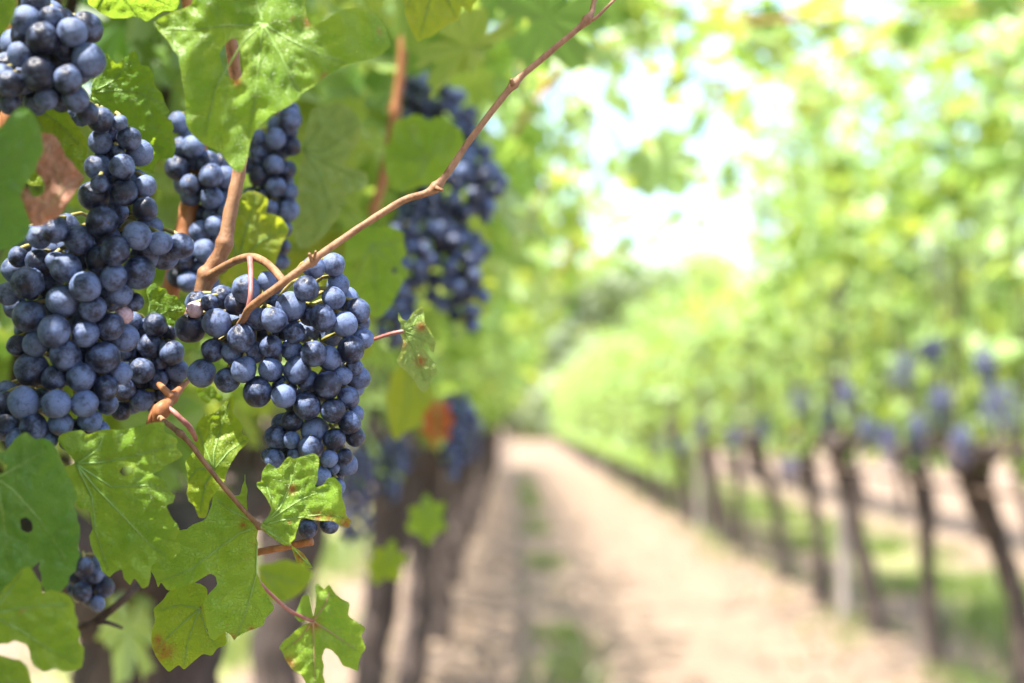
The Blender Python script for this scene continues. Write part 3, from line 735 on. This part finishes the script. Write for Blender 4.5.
LA = [(257.5,524),(248,517),(247,505),(247.5,490),(245,473),(242,487),(240,495),(231.5,496),(225,492.5),(217,490),(213,497),(209,512),(205,520),(194,524),(178,531),(166,540),(156,546),(150,556),(148,566),(155,578),(158,588),(161,582),
 (167,590.6),(176,589.7),(194,583),(204,577),(210,573.5),(215.6,576),(217.4,585),(208.4,594),(203,603),(205.7,616),(207,627),(209.3,637.4),(213.8,641),(219,636),(224.6,632),(230,634),(234.5,641),(237,637),(248,631),(255,629),(264,625),(265,618.5),(273,611),(274.5,607),(266,592),(258.5,578),(256.5,563.6),(258,545)]
leaf('sharp torn green leaf hanging below the fork of the thin stalk, deeply notched', LA, .508, (258.5,526), [[(240,533),(219,548),(190,570),(158,582)], [(250,520),(230,510),(218,500)], [(257,545),(256,575),(248,605),(238,634)], [(249,516),(246,490)]], 'leaf', (.10, .12), .10, step=1.7, blotch=[(243,524,5),(232,637,4),(252,630,4)], seed=1)
LG = [(260,525),(269,515.5),(271.6,508.5),(266.3,498),(261,491),(256.7,486.5),(256.7,482),(261,482),(262,471.6),(268,463),(272,465),(277.8,469),(284,461),(289,456),(293.6,459),(301.5,456.7),(313.8,453),(319,456.7),(318,471.6),(314.7,487.4),(322.6,485.7),(327.8,477.8),(335,477),(342,485.7),(342,498),(345.4,506.7),(346.3,515.5),(351.5,520.8),(349,527.8),(340,526),(333,520.8),(320.8,520.8),(305,518),(300.6,519),(297,531),(290,544.5),(284,545.4),(273.4,538.4),(262.8,528.7)]
leaf('bright lobed leaf in front of the tip of the sharp bunch, orange scorched point', LG, .492, (259.5,526.5), [[(278,521),(303,517),(325,514),(345,518)], [(280,508),(290,485),(296,464)], [(272,503),(266,484)], [(300,500),(328,488)], [(272,534),(286,543)]], 'leaf', (-.12, -.06), -.04, step=1.6, blotch=[(347,523,9),(330,520,8),(292,489,5),(318,516,6)], seed=2)
leaf('tiny dried scrap of leaf at the end of the yellowish stalk under the scorched leaf', [(291,545),(297,549),(303,553),(308,560),(313,568),(309,568),(303,567),(297,563),(294,555)], .50, (290,545), [(310,566)], 'leaf_olive', (0, 0), 0, step=2, blotch=[(300,556,7)], stalk=[(275,537,.494),(260,527,.492)], seed=3, stalkmat='stalk_green')
LN = [(194,435),(197,423.7),(203,416),(211,414),(217.6,410.5),(223,404),(228,399),(233.7,394),(234.5,403),(232,412),(237,418),(242.5,425),(241,434),(249,438),(247,444),(239.6,450),(235,457),(231,463),(227,472),(222,486),(216,492),(210,500),(206,518),(198.6,518),(194,505),(188,501),(188,484.6),(187,473.5),(185,462),(190,455),(196,448)]
leaf('dull lobed leaf behind the thin slanting stalk, under the sharp bunch', LN, .545, (214,470), [[(214,452),(220,430),(230,402)], [(228,452),(246,440)], [(206,450),(197,428)], [(205,485),(200,512)], [(198,468),(188,480)]], 'leaf_olive', (.10, -.05), .1, step=2, seed=4)
LI = [(199,583),(207,588),(208,600),(206.6,616),(208.4,637),(226,632),(227,644.6),(217.4,648),(212,656),(203,653.6),(194,661),(184,670),(178.7,664.5),(168.8,672.5),(160,662.6),(155,655),(151,639),(155,621),(153.5,608.6),(163.4,599.6),(172.4,588),(185,585)]
leaf('olive leaf with an orange scorched corner tucked under the torn hanging leaf', LI, .525, (200,608), [[(188,640),(184,666)], [(175,630),(156,650)], [(180,605),(158,610)], [(206,630),(216,646)]], 'leaf_olive', (.02, .08), .05, serr=3.0, step=2.2, blotch=[(163,651,11),(158,640,6)], seed=5, stalk=[(215,600,.53),(240,585,.535)])
LJ = [(314,622),(305,624),(296,630),(283.4,641),(279,648),(282.5,652),(285,659),(292.4,670),(302,675),(306,683),(312,700),(325,702),(325,683),(322,657),(325,648),(332,650),(343,666),(350,668),(358,671.6),(359,661),(366,648),(361,635.6),(366,628),(357,622),(348,616),(350,603),(342,599),(335.6,594),(329,584),(324,589.7),(317.6,582.5),(315,587),(316,605),(313.5,617),(311,605),(308.6,594),(302,596),(298.7,606),(294,616),(300,622)]
leaf('light green leaf on a red stalk at the bottom edge, gap torn in its middle', LJ, .56, (313,621), [[(314,650),(314,690)], [(335,635),(356,650)], [(325,605),(330,590)], [(298,640),(284,650)]], 'leaf', (.05, .05), .08, step=2.4, blotch=[(314,624,7),(288,664,8)], stalk=[(300,616,.555),(287,608.6,.55),(263.6,587,.54),(252,572,.535)], seed=6, vein='vein_red')
LB = [(75,463),(70,455),(62,447),(57.4,439.5),(61.5,434),(71,431),(82,430),(88,435),(97,431),(106.6,429),(119,430),(131,428),(143,425),(156,422),(165,422),(164,432),(178,439.5),(176,446.6),(183.4,456),(175,461),(168,464),(151.6,474),(164,479.4),(168,489.7),(176,496),(166,506),(172,518),(180,530.7),(176,537),(181,551),(174,558),(167.5,561),(158,560),(151,566),(148.7,586),(142.4,589),(137,581),(134,578),(130,586),(121.5,569),(115,572),(109,577.7),(98.4,561),(93,552),(90,543),(92,522),(89,510),(78,508),(74,495),(67.6,481),(59.4,475),(62,468)]
leaf('large green leaf below the big soft bunch, midrib slanting down from its stalk', LB, .475, (76,464), [[(95,487),(122,515),(150,545),(165,555)], [(105,462),(130,457),(172,446)], [(92,497),(95,530),(108,570)], [(112,487),(150,485),(170,492)], [(98,450),(104,435)]], 'leaf', (.03, .06), .08, holes=[[(119,472),(124,466),(133,467),(133,473),(125,477)]], serr=3.0, step=2.2, seed=7, vw=1.1)
LC = [(-8,452),(4,452),(9,446.6),(20.5,434),(26.6,432),(35,439.5),(49,439.5),(57.4,448.7),(61.5,461),(68,475),(76,491.7),(74,506),(80,526.5),(78,547),(77.5,563),(63,590),(52,597),(44,590),(41,575),(40,561),(30,570),(23,571),(12.6,582),(0,594),(-30,600),(-60,560),(-66,520),(-50,480),(-25,462),(2,474),(8,466)]
leaf('cool green leaf with one round hole at the picture edge', LC, .45, (-4,478), [[(15,492),(40,520),(66,560)], [(20,465),(45,450)], [(2,510),(8,560)], [(-30,510),(-45,540)]], 'leaf_cool', (.02, .05), .06, holes=[[(20,519),(26,517),(32,522),(33,530),(28,533),(21,530)]], serr=3.0, step=2.8, seed=8, vw=1.0)
LD = [(-20,598),(0,595),(12,580),(23,568),(30,566),(37,578),(42,592),(61,592),(71,596.5),(75,613),(80.6,634),(79,640.5),(84,657),(81.7,668),(65,672),(55,668),(44,672),(33.5,665.7),(27,644.7),(15,640.5),(0,644),(-40,655),(-60,620)]
leaf('broad green leaf under the holed one, low at the picture edge', LD, .435, (-10,615), [[(20,630),(50,650),(76,662)], [(20,608),(55,605),(70,604)], [(10,590),(22,572)]], 'leaf', (.0, .05), .06, serr=3.0, step=3, seed=9, vw=1.0)
leaf('leaf tip filling the bottom corner of the picture', [(-20,650),(0,655),(12.6,659),(20,660),(27,666),(31,680),(36,700),(10,730),(-40,720)], .43, (-30,690), [[(0,685),(26,680)]], 'leaf', (0, .04), .05, step=3.2, seed=10)
LR = [(152.8,23),(165.6,15),(191,5),(199,-14),(230,-30),(280,-28),(304,-12),(306.5,13),(309,23),(316,24),(324,20.5),(338,12),(352.6,7.7),(366,8),(375.6,12.8),(386,28),(391,46),(382,54),(370.5,59),(356,62),(342,66.6),(324,77),(314,86),(304,92),(291,105),(281,110),(270.6,115),(255,130.6),(250,143.4),(248,155),(242.5,172),(236,172),(229.6,165),(219.4,151),(201.5,143.4),(188.7,130.6),(185,116),(186,102.5),(183,86),(181,72),(178.4,56),(165.6,38)]
leaf('biggest smooth green leaf across the top, slit through its blade', LR, .455, (263,24), [[(290,40),(318,54),(345,63)], [(280,55),(299,92)], [(259,60),(255,102),(248,140)], [(235,50),(215,90),(205,135)], [(225,26),(190,30),(165,28)], [(256,0),(250,-22)]], 'leaf', (-.05, -.05), .10, holes=[[(219.4,55),(222,48),(226,43.5),(231,39),(236,38.4),(240,47),(242.5,59),(243.7,71.7),(240,78),(235,80.7),(224.5,74)]], blotch=[(307,22,5),(325,77,4),(237,82,5)], step=2.8, serr=.8, seed=11, vw=1.1)
LQ = [(90.5,91),(96,75),(101,62),(107,52),(111,58.5),(117,64.6),(124,57),(131.5,52),(135.6,50),(139.7,64.6),(148,65.6),(154,75),(154,85),(162,93),(165,103),(169.5,112),(164,116),(174.6,128),(170.5,134),(175.6,140.5),(173.6,158),(160,159),(154,165),(154,174),(144,171),(131,155),(111,132),(94.6,108)]
leaf('sunlit serrated leaf glowing between the top corner cluster and the big top leaf', LQ, .56, (90.5,93), [[(120,90),(140,93),(165,105)], [(112,82),(130,62)], [(110,115),(140,140),(165,150)], [(97,75),(106,57)], [(105,125),(145,165)]], 'leaf_vivid', (.15, .22), .1, serr=3.0, step=2.4, seed=12)
leaf('folded leaf lying across the top edge above the sunlit serrated leaf', [(88,4),(100,13),(112.5,18.5),(126,18),(140.6,17.6),(146,22),(153,17.6),(163.5,10.5),(175.7,11.4),(179,3.5),(182,-14),(150,-34),(100,-30),(84,-12)], .555, (120,-28), [[(125,0),(138,17)], [(145,-5),(172,6)], [(105,-5),(96,8)]], 'leaf', (.0, .9), .1, step=2.6, seed=13)
leaf('small serrated leaf tip hanging into the top edge beside the big top leaf', [(402,-16),(405,13),(408,23),(413,33),(418,42.5),(424,38),(430,38),(440,30),(450,23),(459,20.5),(462,6),(466,10),(471,13),(476.6,0),(480,-20),(440,-44)], .60, (440,-44), [[(430,0),(420,36)], [(445,-5),(456,16)], [(415,-15),(407,8)]], 'leaf_yellow', (.05, .3), .05, step=2.4, seed=14)
LU1 = [(20,112),(33,104),(48,101),(61.5,104),(72.5,120),(80,130),(85.7,139.6),(88,150.5),(85,160),(78,172),(66,180),(50,185),(30,186),(15,170),(10,140)]
leaf('yellowish leaf right behind the dry brown leaf', LU1, .475, (30,106), [[(50,140),(75,165)], [(55,120),(80,145)], [(28,140),(28,175)]], 'leaf_olive', (.05, .1), .05, step=3, seed=15)
LU2 = [(-30,115),(0,128),(6.6,120),(20,106),(33,112),(40,128),(44,150),(38,162),(30,178),(24,188),(20,196),(26,212),(31,228),(24,240.7),(8,248),(-14,255),(-40,230),(-50,160)]
leaf('cool green leaf with a pale sheen at the picture edge beside the dry brown leaf', LU2, .415, (-30,150), [[(0,165),(25,150)], [(-5,190),(20,225)]], 'leaf_cool', (.04, .05), .06, step=3.2, seed=16)
LV = [(33,137),(50.5,133),(57,137),(62,147),(66,157),(76,168),(84.6,177),(80,186),(74.7,192),(67,204),(59,216.5),(50.5,221),(33,227.5),(26,210),(17,201),(6.6,192),(8,184),(13,181),(24,183.5),(29,190),(33,197),(40,196),(44,192),(45,185),(42,179),(33,166),(38,160),(42,155),(37,147)]
leaf('dry curled brown leaf above the big soft bunch', LV, .43, (62,190), [[(55,165),(44,140)], [(72,184),(82,177)], [(50,205),(20,192)], [(55,205),(40,220)]], 'leaf_dry', (.15, -.1), .25, step=2.4, seed=17, wave=2.4, cat='dry leaf', name='dry_leaf', vein='vein_red', blotch=[(15,190,9)])
LP = [(146,291),(149.5,285),(155.4,282.5),(160,288),(165.7,288),(168.6,295),(176,295),(179.6,301.5),(186,306),(184.7,313),(180,322),(176,328),(165.7,324),(155,324),(146.6,317.6),(149.5,303)]
leaf('small vivid green leaf tip between the big soft bunch and the sharp bunch', LP, .54, (148,322), [[(158,308),(163,290)], [(165,312),(183,308)], [(150,305),(150,288)]], 'leaf_vivid', (.0, .1), .05, step=2, serr=.4, seed=18, vw=.6)
LW = [(240.7,196),(247,191),(254.6,190.7),(262,194),(268.5,199),(265.7,213),(274,214),(282.4,218.5),(289.4,229.6),(286,237),(282,243.5),(277,257.5),(271,277),(255,286),(232,282),(215,284),(201.7,276),(204.5,257.5),(212,246),(218,238),(224,215),(233,204)]
leaf('glowing yellow green leaf right behind the arched stalk of the sharp bunch', LW, .60, (238,262), [[(246,230),(256,196)], [(262,240),(286,230)], [(222,262),(206,268)], [(230,230),(240,205)]], 'leaf_yellow', (.1, .15), .06, step=2.6, seed=19)
LX = [(303,150),(306,128),(312,109),(326,106),(341,102.5),(348,106),(354,112),(360,122),(360.5,138),(353,150),(344,164),(355,168),(367,173),(369,180),(366,187),(344,196),(346,203),(341,209),(332,226),(318.7,241),(308,248),(299,249),(295,240),(293,225),(296,200),(299,176.6)]
leaf('large pale thin leaf behind the narrow bunch, three small sunlit spots in it', LX, .66, (303,150), [[(320,175),(330,205),(312,240)], [(325,150),(352,130)], [(330,165),(364,180)], [(318,130),(338,108)]], 'leaf_pale', (.06, .1), .05, holes=[[(332,184),(336,182),(338,186),(334,189)], [(338,205),(341,203),(342,208)]], step=2.8, seed=20)
LY = [(394,121),(404,119),(413.5,113.5),(428,120),(445,117),(453,125),(461,129),(465,141),(460,158),(449,173),(437,184.6),(420,186),(401.6,192.5),(390,186),(386,173),(384,155),(390,141)]
leaf('spotted green leaf hanging before the long blurred bunch, above the slanting cane', LY, .80, (428,160), [[(415,140),(404,122)], [(440,145),(456,132)], [(420,175),(402,188)], [(408,158),(390,155)]], 'leaf', (.0, .1), .05, holes=[[(412,126),(416,125),(418,131),(414,134)]], step=3, seed=21)
LZ = [(344,225),(356,232),(365,226),(373,228),(390,226),(403.6,233),(404,243),(407,254),(400,262),(409,273),(402,285),(396,296),(388,310),(377,319),(365,312),(354,307.5),(350,290),(343,269),(345,245)]
leaf('mid green leaf hanging below the slanting cane beside the sharp bunch', LZ, .74, (372,244), [[(376,275),(378,312)], [(390,262),(405,272)], [(388,245),(402,238)], [(360,268),(350,285)]], 'leaf', (.0, .1), .05, holes=[[(352,262),(358,258),(361,264),(356,272),(351,270)], [(392,268),(397,268),(396,274),(392,273)]], step=3, seed=22)
LA2 = [(398,311),(402,319),(407.4,321),(413,312),(422.7,305.6),(424,315),(425,323),(431,332),(436,342),(434,353),(430,350),(428,342),(422,346),(430,357),(438,372),(432,378),(428,390),(422.7,393),(414,380),(407,372),(396,361),(401,352),(403.6,342),(400,334),(401,326)]
leaf('small eaten leaf with brown specks on a pink stalk beside the sharp bunch', LA2, .545, (404,331), [[(412,345),(425,380)], [(412,328),(421,312)], [(420,338),(433,345)]], 'leaf_pale', (.0, .2), .05, step=2, seed=23, blotch=[(421,327,5),(421,361,6),(403,345,4)], stalk=[(390,334,.545),(372,340,.55)], vw=.6)
leaf('blurred yellow green leaf below the small eaten leaf', [(392,372),(405,362),(425,378),(434,398),(424,412),(418,427),(405,432),(396,442),(390,425),(386,400)], .95, (408,368), [[(408,400),(400,436)], [(420,392),(430,404)]], 'leaf_yellow', (.05, .1), .05, step=3.4, seed=24)
leaf('olive leaf blurred behind the red stalk of the bottom leaf', [(258,566),(280,560),(302,562),(314,574),(304,590),(290,600),(272,602),(260,590)], .72, (262,572), [[(285,580),(305,585)], [(280,592),(282,600)]], 'leaf_olive', (.05, .2), .05, step=3.2, seed=25)
leaf('bright green blurred leaf low in the near row beside the dark strip of the path', [(405,528),(411,516),(408,508),(420,505),(427,492),(433,503),(446,502),(441,516),(448,528),(436,534),(428,546),(419,535)], 1.2, (424,498), [[(426,520),(427,540)], [(432,514),(444,524)], [(418,515),(408,524)]], 'leaf', (.05, .25), .05, step=3.4, seed=26)
leaf('lower blurred leaf against the bright ground between the brown trunks', [(366,566),(374,556),(371,546),(384,549),(393,538),(397,552),(409,556),(401,568),(399,582),(386,578),(376,586)], 1.15, (388,545), [[(386,562),(380,582)], [(394,560),(402,566)]], 'leaf_olive', (.05, .25), .05, step=3.4, seed=31)
leaf('rust red blurred leaf hanging beside the blurred grape bunch', [(422,414),(429,409),(431,398),(439,404),(449,400),(450,413),(456,421),(449,428),(450,442),(440,438),(433,449),(429,436),(420,433),(425,424)], 1.3, (436,400), [[(437,420),(438,440)]], 'leaf_rust', (.05, .1), .1, step=3, seed=27, cat='dry leaf', name='dry_leaf', wave=2)
leaf('sunlit scrap of a leaf peeping out right under the sharp bunch', [(195,388),(203,385),(213,386),(217,392),(224,397),(220,402),(213,398),(209,404),(202,401),(198,396)], .57, (206,386), [[(210,396),(218,399)]], 'leaf_vivid', (0, .2), .05, step=2, seed=29, serr=.4, vw=.5)
leaf('blurred leaf filling the corner above the top corner cluster', [(-20,-30),(14,-20),(18,4),(12,22),(4,34),(-20,40),(-40,0)], .40, (-25,-20), [[(0,0),(8,22)]], 'leaf', (0, .1), .05, step=3.4, seed=30)

# ------------------------------------------------------------------ canes and stalks
def cane(label, pts, r, mat='cane', nodes=(), nr=1.6, extra=(), cat='cane', name='vine_cane'):
    m = MB(); pp = [P(a, b, d*K) for a, b, d in pts]; d0 = pts[0][2]*K
    rr = [.9*(r[i] if isinstance(r, list) else r)/F*pts[i][2]*K for i in range(len(pts))]
    m.tube(pp, rr, 14, 10, .14, 260, [(P(a, b, d*K), nr/F*d*K, .0035) for a, b, d in nodes])
    for e in extra: m.tube([P(a, b, d*K) for a, b, d in e[0]], [q/F*d0 for q in e[1]], 8, 5, .1, 300)
    return tag(m.build(name, M[mat], None, pp[0]), label, cat, 'canes near the lens')
cane('long thin brown cane slanting up to the top edge across the sharp bunch', [(236,330,.525),(244,318,.505),(252,306,.492),(280,285,.488),(312,261,.49),(350,234,.50),(402,201,.505),(436,187,.508),(470,140,.514),(514,84,.52),(550,52,.525),(587,20,.53),(594,2,.535),(597,-14,.537)],
     [3.6,4.0,4.2,4.4,4.1,3.9,3.9,4.1,3.6,3.6,3.4,3.4,3.0,2.7], 'cane', [(312,261,.49),(436,187,.508),(514,84,.52),(587,20,.53)], 2.2,
     [([(587,20,.53),(594,19,.53),(604,10,.532),(618,-4,.535)], [2.2,1.9,1.6,1.3]), ([(513,84,.518),(511,79,.517)], [3,1.4]), ([(436,188,.506),(443,190.5,.505)], [2.6,1.5]), ([(312,261,.488),(309,253,.487)], [2.2,1.2]), ([(314,259,.488),(316,251,.486)], [2,1])])
cane('upright thick brown cane left of the sharp bunch, disappearing behind the big top leaf', [(190,318,.545),(199,300,.545),(207,277,.545),(222.6,249,.545),(229.6,215.7,.547),(240.7,160,.55),(238,110,.545),(234,62,.54),(226,10,.535),(220,-40,.53)], [8,8.5,9.5,8.5,7.6,7.2,7,7,7,7], 'cane', [(208,275,.545),(222,243,.545)], 2.5,
     [([(209,276,.543),(222,268,.535),(236,260.5,.525),(252,257,.518),(268,264,.508),(284,282,.495)], [5,4.2,4,4,3.8,3.6])])
cane('short pink stalk dropping from the arched stalk into the sharp bunch', [(250,258,.515),(251,275,.508),(250.5,295,.502),(247,314,.502)], [3.6,2.8,2.7,2.8], 'stalk_pink', cat='stalk', name='grape_stalk')
cane('gnarled orange brown spur under the small squeezed bunch', [(188,381,.545),(179,390,.54),(171,399,.535),(163,408,.53),(157,420,.53),(150,440,.535)], [2.6,4.2,5.4,7,7.5,6], 'cane_red', [(163,411,.53),(174,396,.535)], 3.2,
     [([(172,398,.533),(163,388,.535),(158,384,.54)], [4.2,3.6,2.4]), ([(155,405,.53),(150,418,.528),(145,436,.53)], [2.6,2.4,2.2])], cat='spur', name='vine_spur')
cane('dark pink tendril stalk running down from the orange brown spur', [(168,407,.53),(178,416,.528),(190,428,.53),(196,440,.535)], [2.6,3,3.4,2.4], 'stalk_pink', cat='stalk', name='grape_stalk')
cane('thin grey brown stalk slanting down to the fork between the two sharp leaves', [(160,418,.525),(172,427,.515),(187,440,.508),(205,463,.505),(228,492,.502),(250,517,.50),(260,527,.495)], [3.4,3.2,3,2.9,2.8,2.6,3.2], 'cane', [(260,527,.495),(180,433,.51)], 1.3)
cane('cut brown stub behind the fork of the two sharp leaves', [(240,556,.54),(258,552,.535),(285,547,.53),(312,541,.527)], [4.4,4.2,4,4], 'cane_red', [(312,541,.527)], 1.0)
cane('brown cane behind the big soft bunch, beside the shaded bunch', [(166,310,.60),(176,268,.60),(185,227,.60),(196,171,.605),(200,120,.61),(196,60,.61),(188,-20,.61)], [10,10,10,9.5,9,9,9], 'cane_red', [(181,240,.60)], 3)
cane('orange brown stalk along the picture edge beside the top corner cluster', [(-8,240,.50),(2,170,.50),(8,110,.50),(10,50,.50),(14,-20,.50)], [7,7,7,6.5,6], 'cane_red', [(8,120,.5)], 2)
cane('dead dark twig in the gap under the large green leaf', [(70,630,.62),(95,622,.62),(125,598,.62),(150,575,.63)], [3,4.5,4,2.5], 'bark', extra=[([(82,625,.62),(104,622,.62),(122,628,.63)], [2.5,2.4,1.5])], cat='twig', name='dead_twig')
cane('blurred brown cane rising behind the pale thin leaf', [(372,215,1.0),(385,170,1.0),(395,110,1.0),(402,60,1.0),(405,-20,1.0)], [5.5,5.5,5.5,5,5], 'cane_red', [(395,110,1.0)], 2)

# arching shoots that hang over the path along the top
rng = random.Random(77)
def arch(label, pts, seed, size=.06, step=.035, r=.004):
    rg = random.Random(seed); pp = [P(*p) for p in pts]; root = empty('vine_shoot', pp[0]); tag(root, label, 'vine shoot', 'shoots arching over the path')
    m = MB(); m.tube(pp, [r]*(len(pp)-1)+[r*.4], 8, 6, .1, 100); m.build('shoot_cane', M['cane_red'], root)
    L = Leaves(); shoot_leaves(L, pp, rg, size, step, 1); L.build('foliage', M['crown'], root)
arch('arching shoot with an orange brown cane along the top edge over the path', [(520,120,3.2),(570,70,3.1),(640,48,3.0),(700,52,2.9),(760,85,2.8)], 1)
arch('leafy shoot crossing the top corner in front of the row across the path', [(1050,-40,3.6),(960,5,3.4),(890,35,3.3),(830,62,3.2),(790,80,3.1)], 2)
arch('shoot hanging down from the top edge in the middle of the sky gap', [(600,-60,3.0),(680,-10,3.0),(740,10,2.9),(800,15,2.9),(860,-5,2.8)], 3)
arch('bright shoot leaning out of the near row under the end of the long cane', [(440,260,2.2),(480,180,2.2),(530,110,2.2),(560,60,2.3),(590,-20,2.3)], 4, .055)
arch('low bright shoot leaning out of the near row beside the long blurred bunch', [(440,330,2.4),(490,270,2.5),(530,220,2.6),(555,160,2.7)], 5, .055)
for i, (lb, pts) in enumerate([('shoot crossing the upper sky gap low, leaves hanging from an orange cane', [(1080,120,4.2),(1000,70,4.2),(930,50,4.1),(850,60,4.1),(790,95,4.0)]),
        ('topmost shoot over the path, running along the picture edge', [(560,-30,2.6),(640,5,2.6),(720,22,2.6),(800,20,2.6),(870,30,2.6)]),
        ('dense dark green shoot above the sky gap, second below the picture edge', [(600,40,3.4),(660,72,3.4),(710,80,3.4),(770,70,3.4)]),
        ('shoot rising beside the sky gap out of the near row', [(520,330,4.6),(560,270,4.6),(590,190,4.6),(600,100,4.6),(640,40,4.6)]),
        ('shoot in the top corner with a bare orange cane end', [(1060,10,3.0),(990,10,3.0),(930,14,3.0),(880,0,3.0),(850,-30,3.0)]),
        ('leafy shoot drooping over the sky gap from the row across the path', [(960,120,5.2),(880,95,5.2),(810,105,5.2),(760,140,5.2)]),
        ('thin shoot crossing the middle of the sky gap', [(840,200,6.0),(770,170,6.0),(700,165,6.0),(640,190,6.0)])]):
    arch(lb, pts, 20+i, .075, .028)
for i, (lb, pts) in enumerate([('pale shoot band low across the sky gap', [(800,235,7.0),(740,190,7.0),(670,165,7.0),(610,185,7.0)]),
        ('lowest shoot across the sky gap above the receding row', [(760,310,9.0),(690,260,9.0),(630,215,9.0),(590,230,9.0)]),
        ('shoot reaching into the sky gap from the near row at mid height', [(520,260,5.5),(560,225,5.5),(600,215,5.5)]),
        ('leafy shoot arching down through the upper part of the sky gap', [(780,20,5.0),(730,80,5.0),(680,120,5.0),(650,190,5.0)]),
        ('ragged shoot tip spread over the right side of the sky gap', [(850,190,6.5),(790,150,6.5),(740,120,6.5),(700,100,6.5)]),
        ('small leaves scattered along a bare shoot in the lower sky gap', [(800,290,8.5),(740,240,8.5),(690,215,8.5),(640,250,8.5)]),
        ('short shoot poking from the near row into the lower sky gap', [(540,330,6.0),(575,280,6.0),(610,250,6.0),(650,260,6.0)]),
        ('tall shoot standing out of the row across the path right of the sky gap', [(850,260,6.4),(835,180,6.4),(815,110,6.4),(800,50,6.4)])]):
    arch(lb, pts, 40+i, .085, .024)
arch('small shoot tip hanging into the sky gap from the near row', [(500,40,3.6),(560,100,3.8),(590,150,4.0),(600,190,4.0)], 6, .05, .05)

# ------------------------------------------------------------------ ground cover
rng = random.Random(3)
def blades(name, spots, hmin, hmax, mat, wd):
    L = Leaves()
    for (x, y) in spots:
        z = gz(x, y) - .005; h = rng.uniform(hmin, hmax); a = rng.uniform(0, 6.28); w = wd*rng.uniform(.7, 1.4)
        dx, dy = math.cos(a), math.sin(a); lx, ly = rng.uniform(-.6, .6)*h, rng.uniform(-.6, .6)*h; b = len(L.v); r = rng.random()
        L.v += [Vector((x-dx*w, y-dy*w, z)), Vector((x+dx*w, y+dy*w, z)), Vector((x+dx*w*.7+lx*.4, y+dy*w*.7+ly*.4, z+h*.6)), Vector((x-dx*w*.7+lx*.4, y-dy*w*.7+ly*.4, z+h*.6)), Vector((x+lx, y+ly, z+h))]
        L.r += [r]*5; L.f += [(b, b+1, b+2, b+3), (b+3, b+2, b+4)]
    return kind(L.build(name, mat), 'stuff')
def patchy(n, cx, w, y0, y1, thr, sc=1.3):
    out = []
    while len(out) < n:
        x = rng.gauss(cx, w); y = y0 + (y1-y0)*rng.random()**1.6
        if noise.noise(Vector((x*sc, y*sc, 2))) > thr: out.append((x, y))
    return out
w_ = blades('weeds', patchy(2400, .28, .09, 3.8, 30, .08, .9), .03, .11, M['weed'], .005)
g_ = blades('grass', patchy(16000, 3.35, .38, 5, 34, -.02, .8), .04, .16, M['weed'], .006)
g2 = blades('undergrowth', patchy(7000, -1.8, .35, 2.2, 16, -.1, .8), .05, .2, M['weed'], .006)
u_ = blades('row_weeds', patchy(1800, RX, .16, 5, 32, .02, 1.0), .03, .14, M['weed'], .006)
L = Leaves()
for i in range(2600):
    rx = rng.choice((RL, RL, RX, RX, .7)); x = rng.gauss(rx, .35 if rx != .7 else .6); y = 3.2 + 24*rng.random()**1.7
    L.add(Vector((x, y, gz(x, y)+.012)), Vector((rng.uniform(-.5, .5), rng.uniform(-.5, .5), 1)), Vector((rng.uniform(-1, 1), rng.uniform(-1, 1), 0)), rng.uniform(.025, .05), rng)
kind(L.build('leaf_litter', M['litter']), 'stuff')
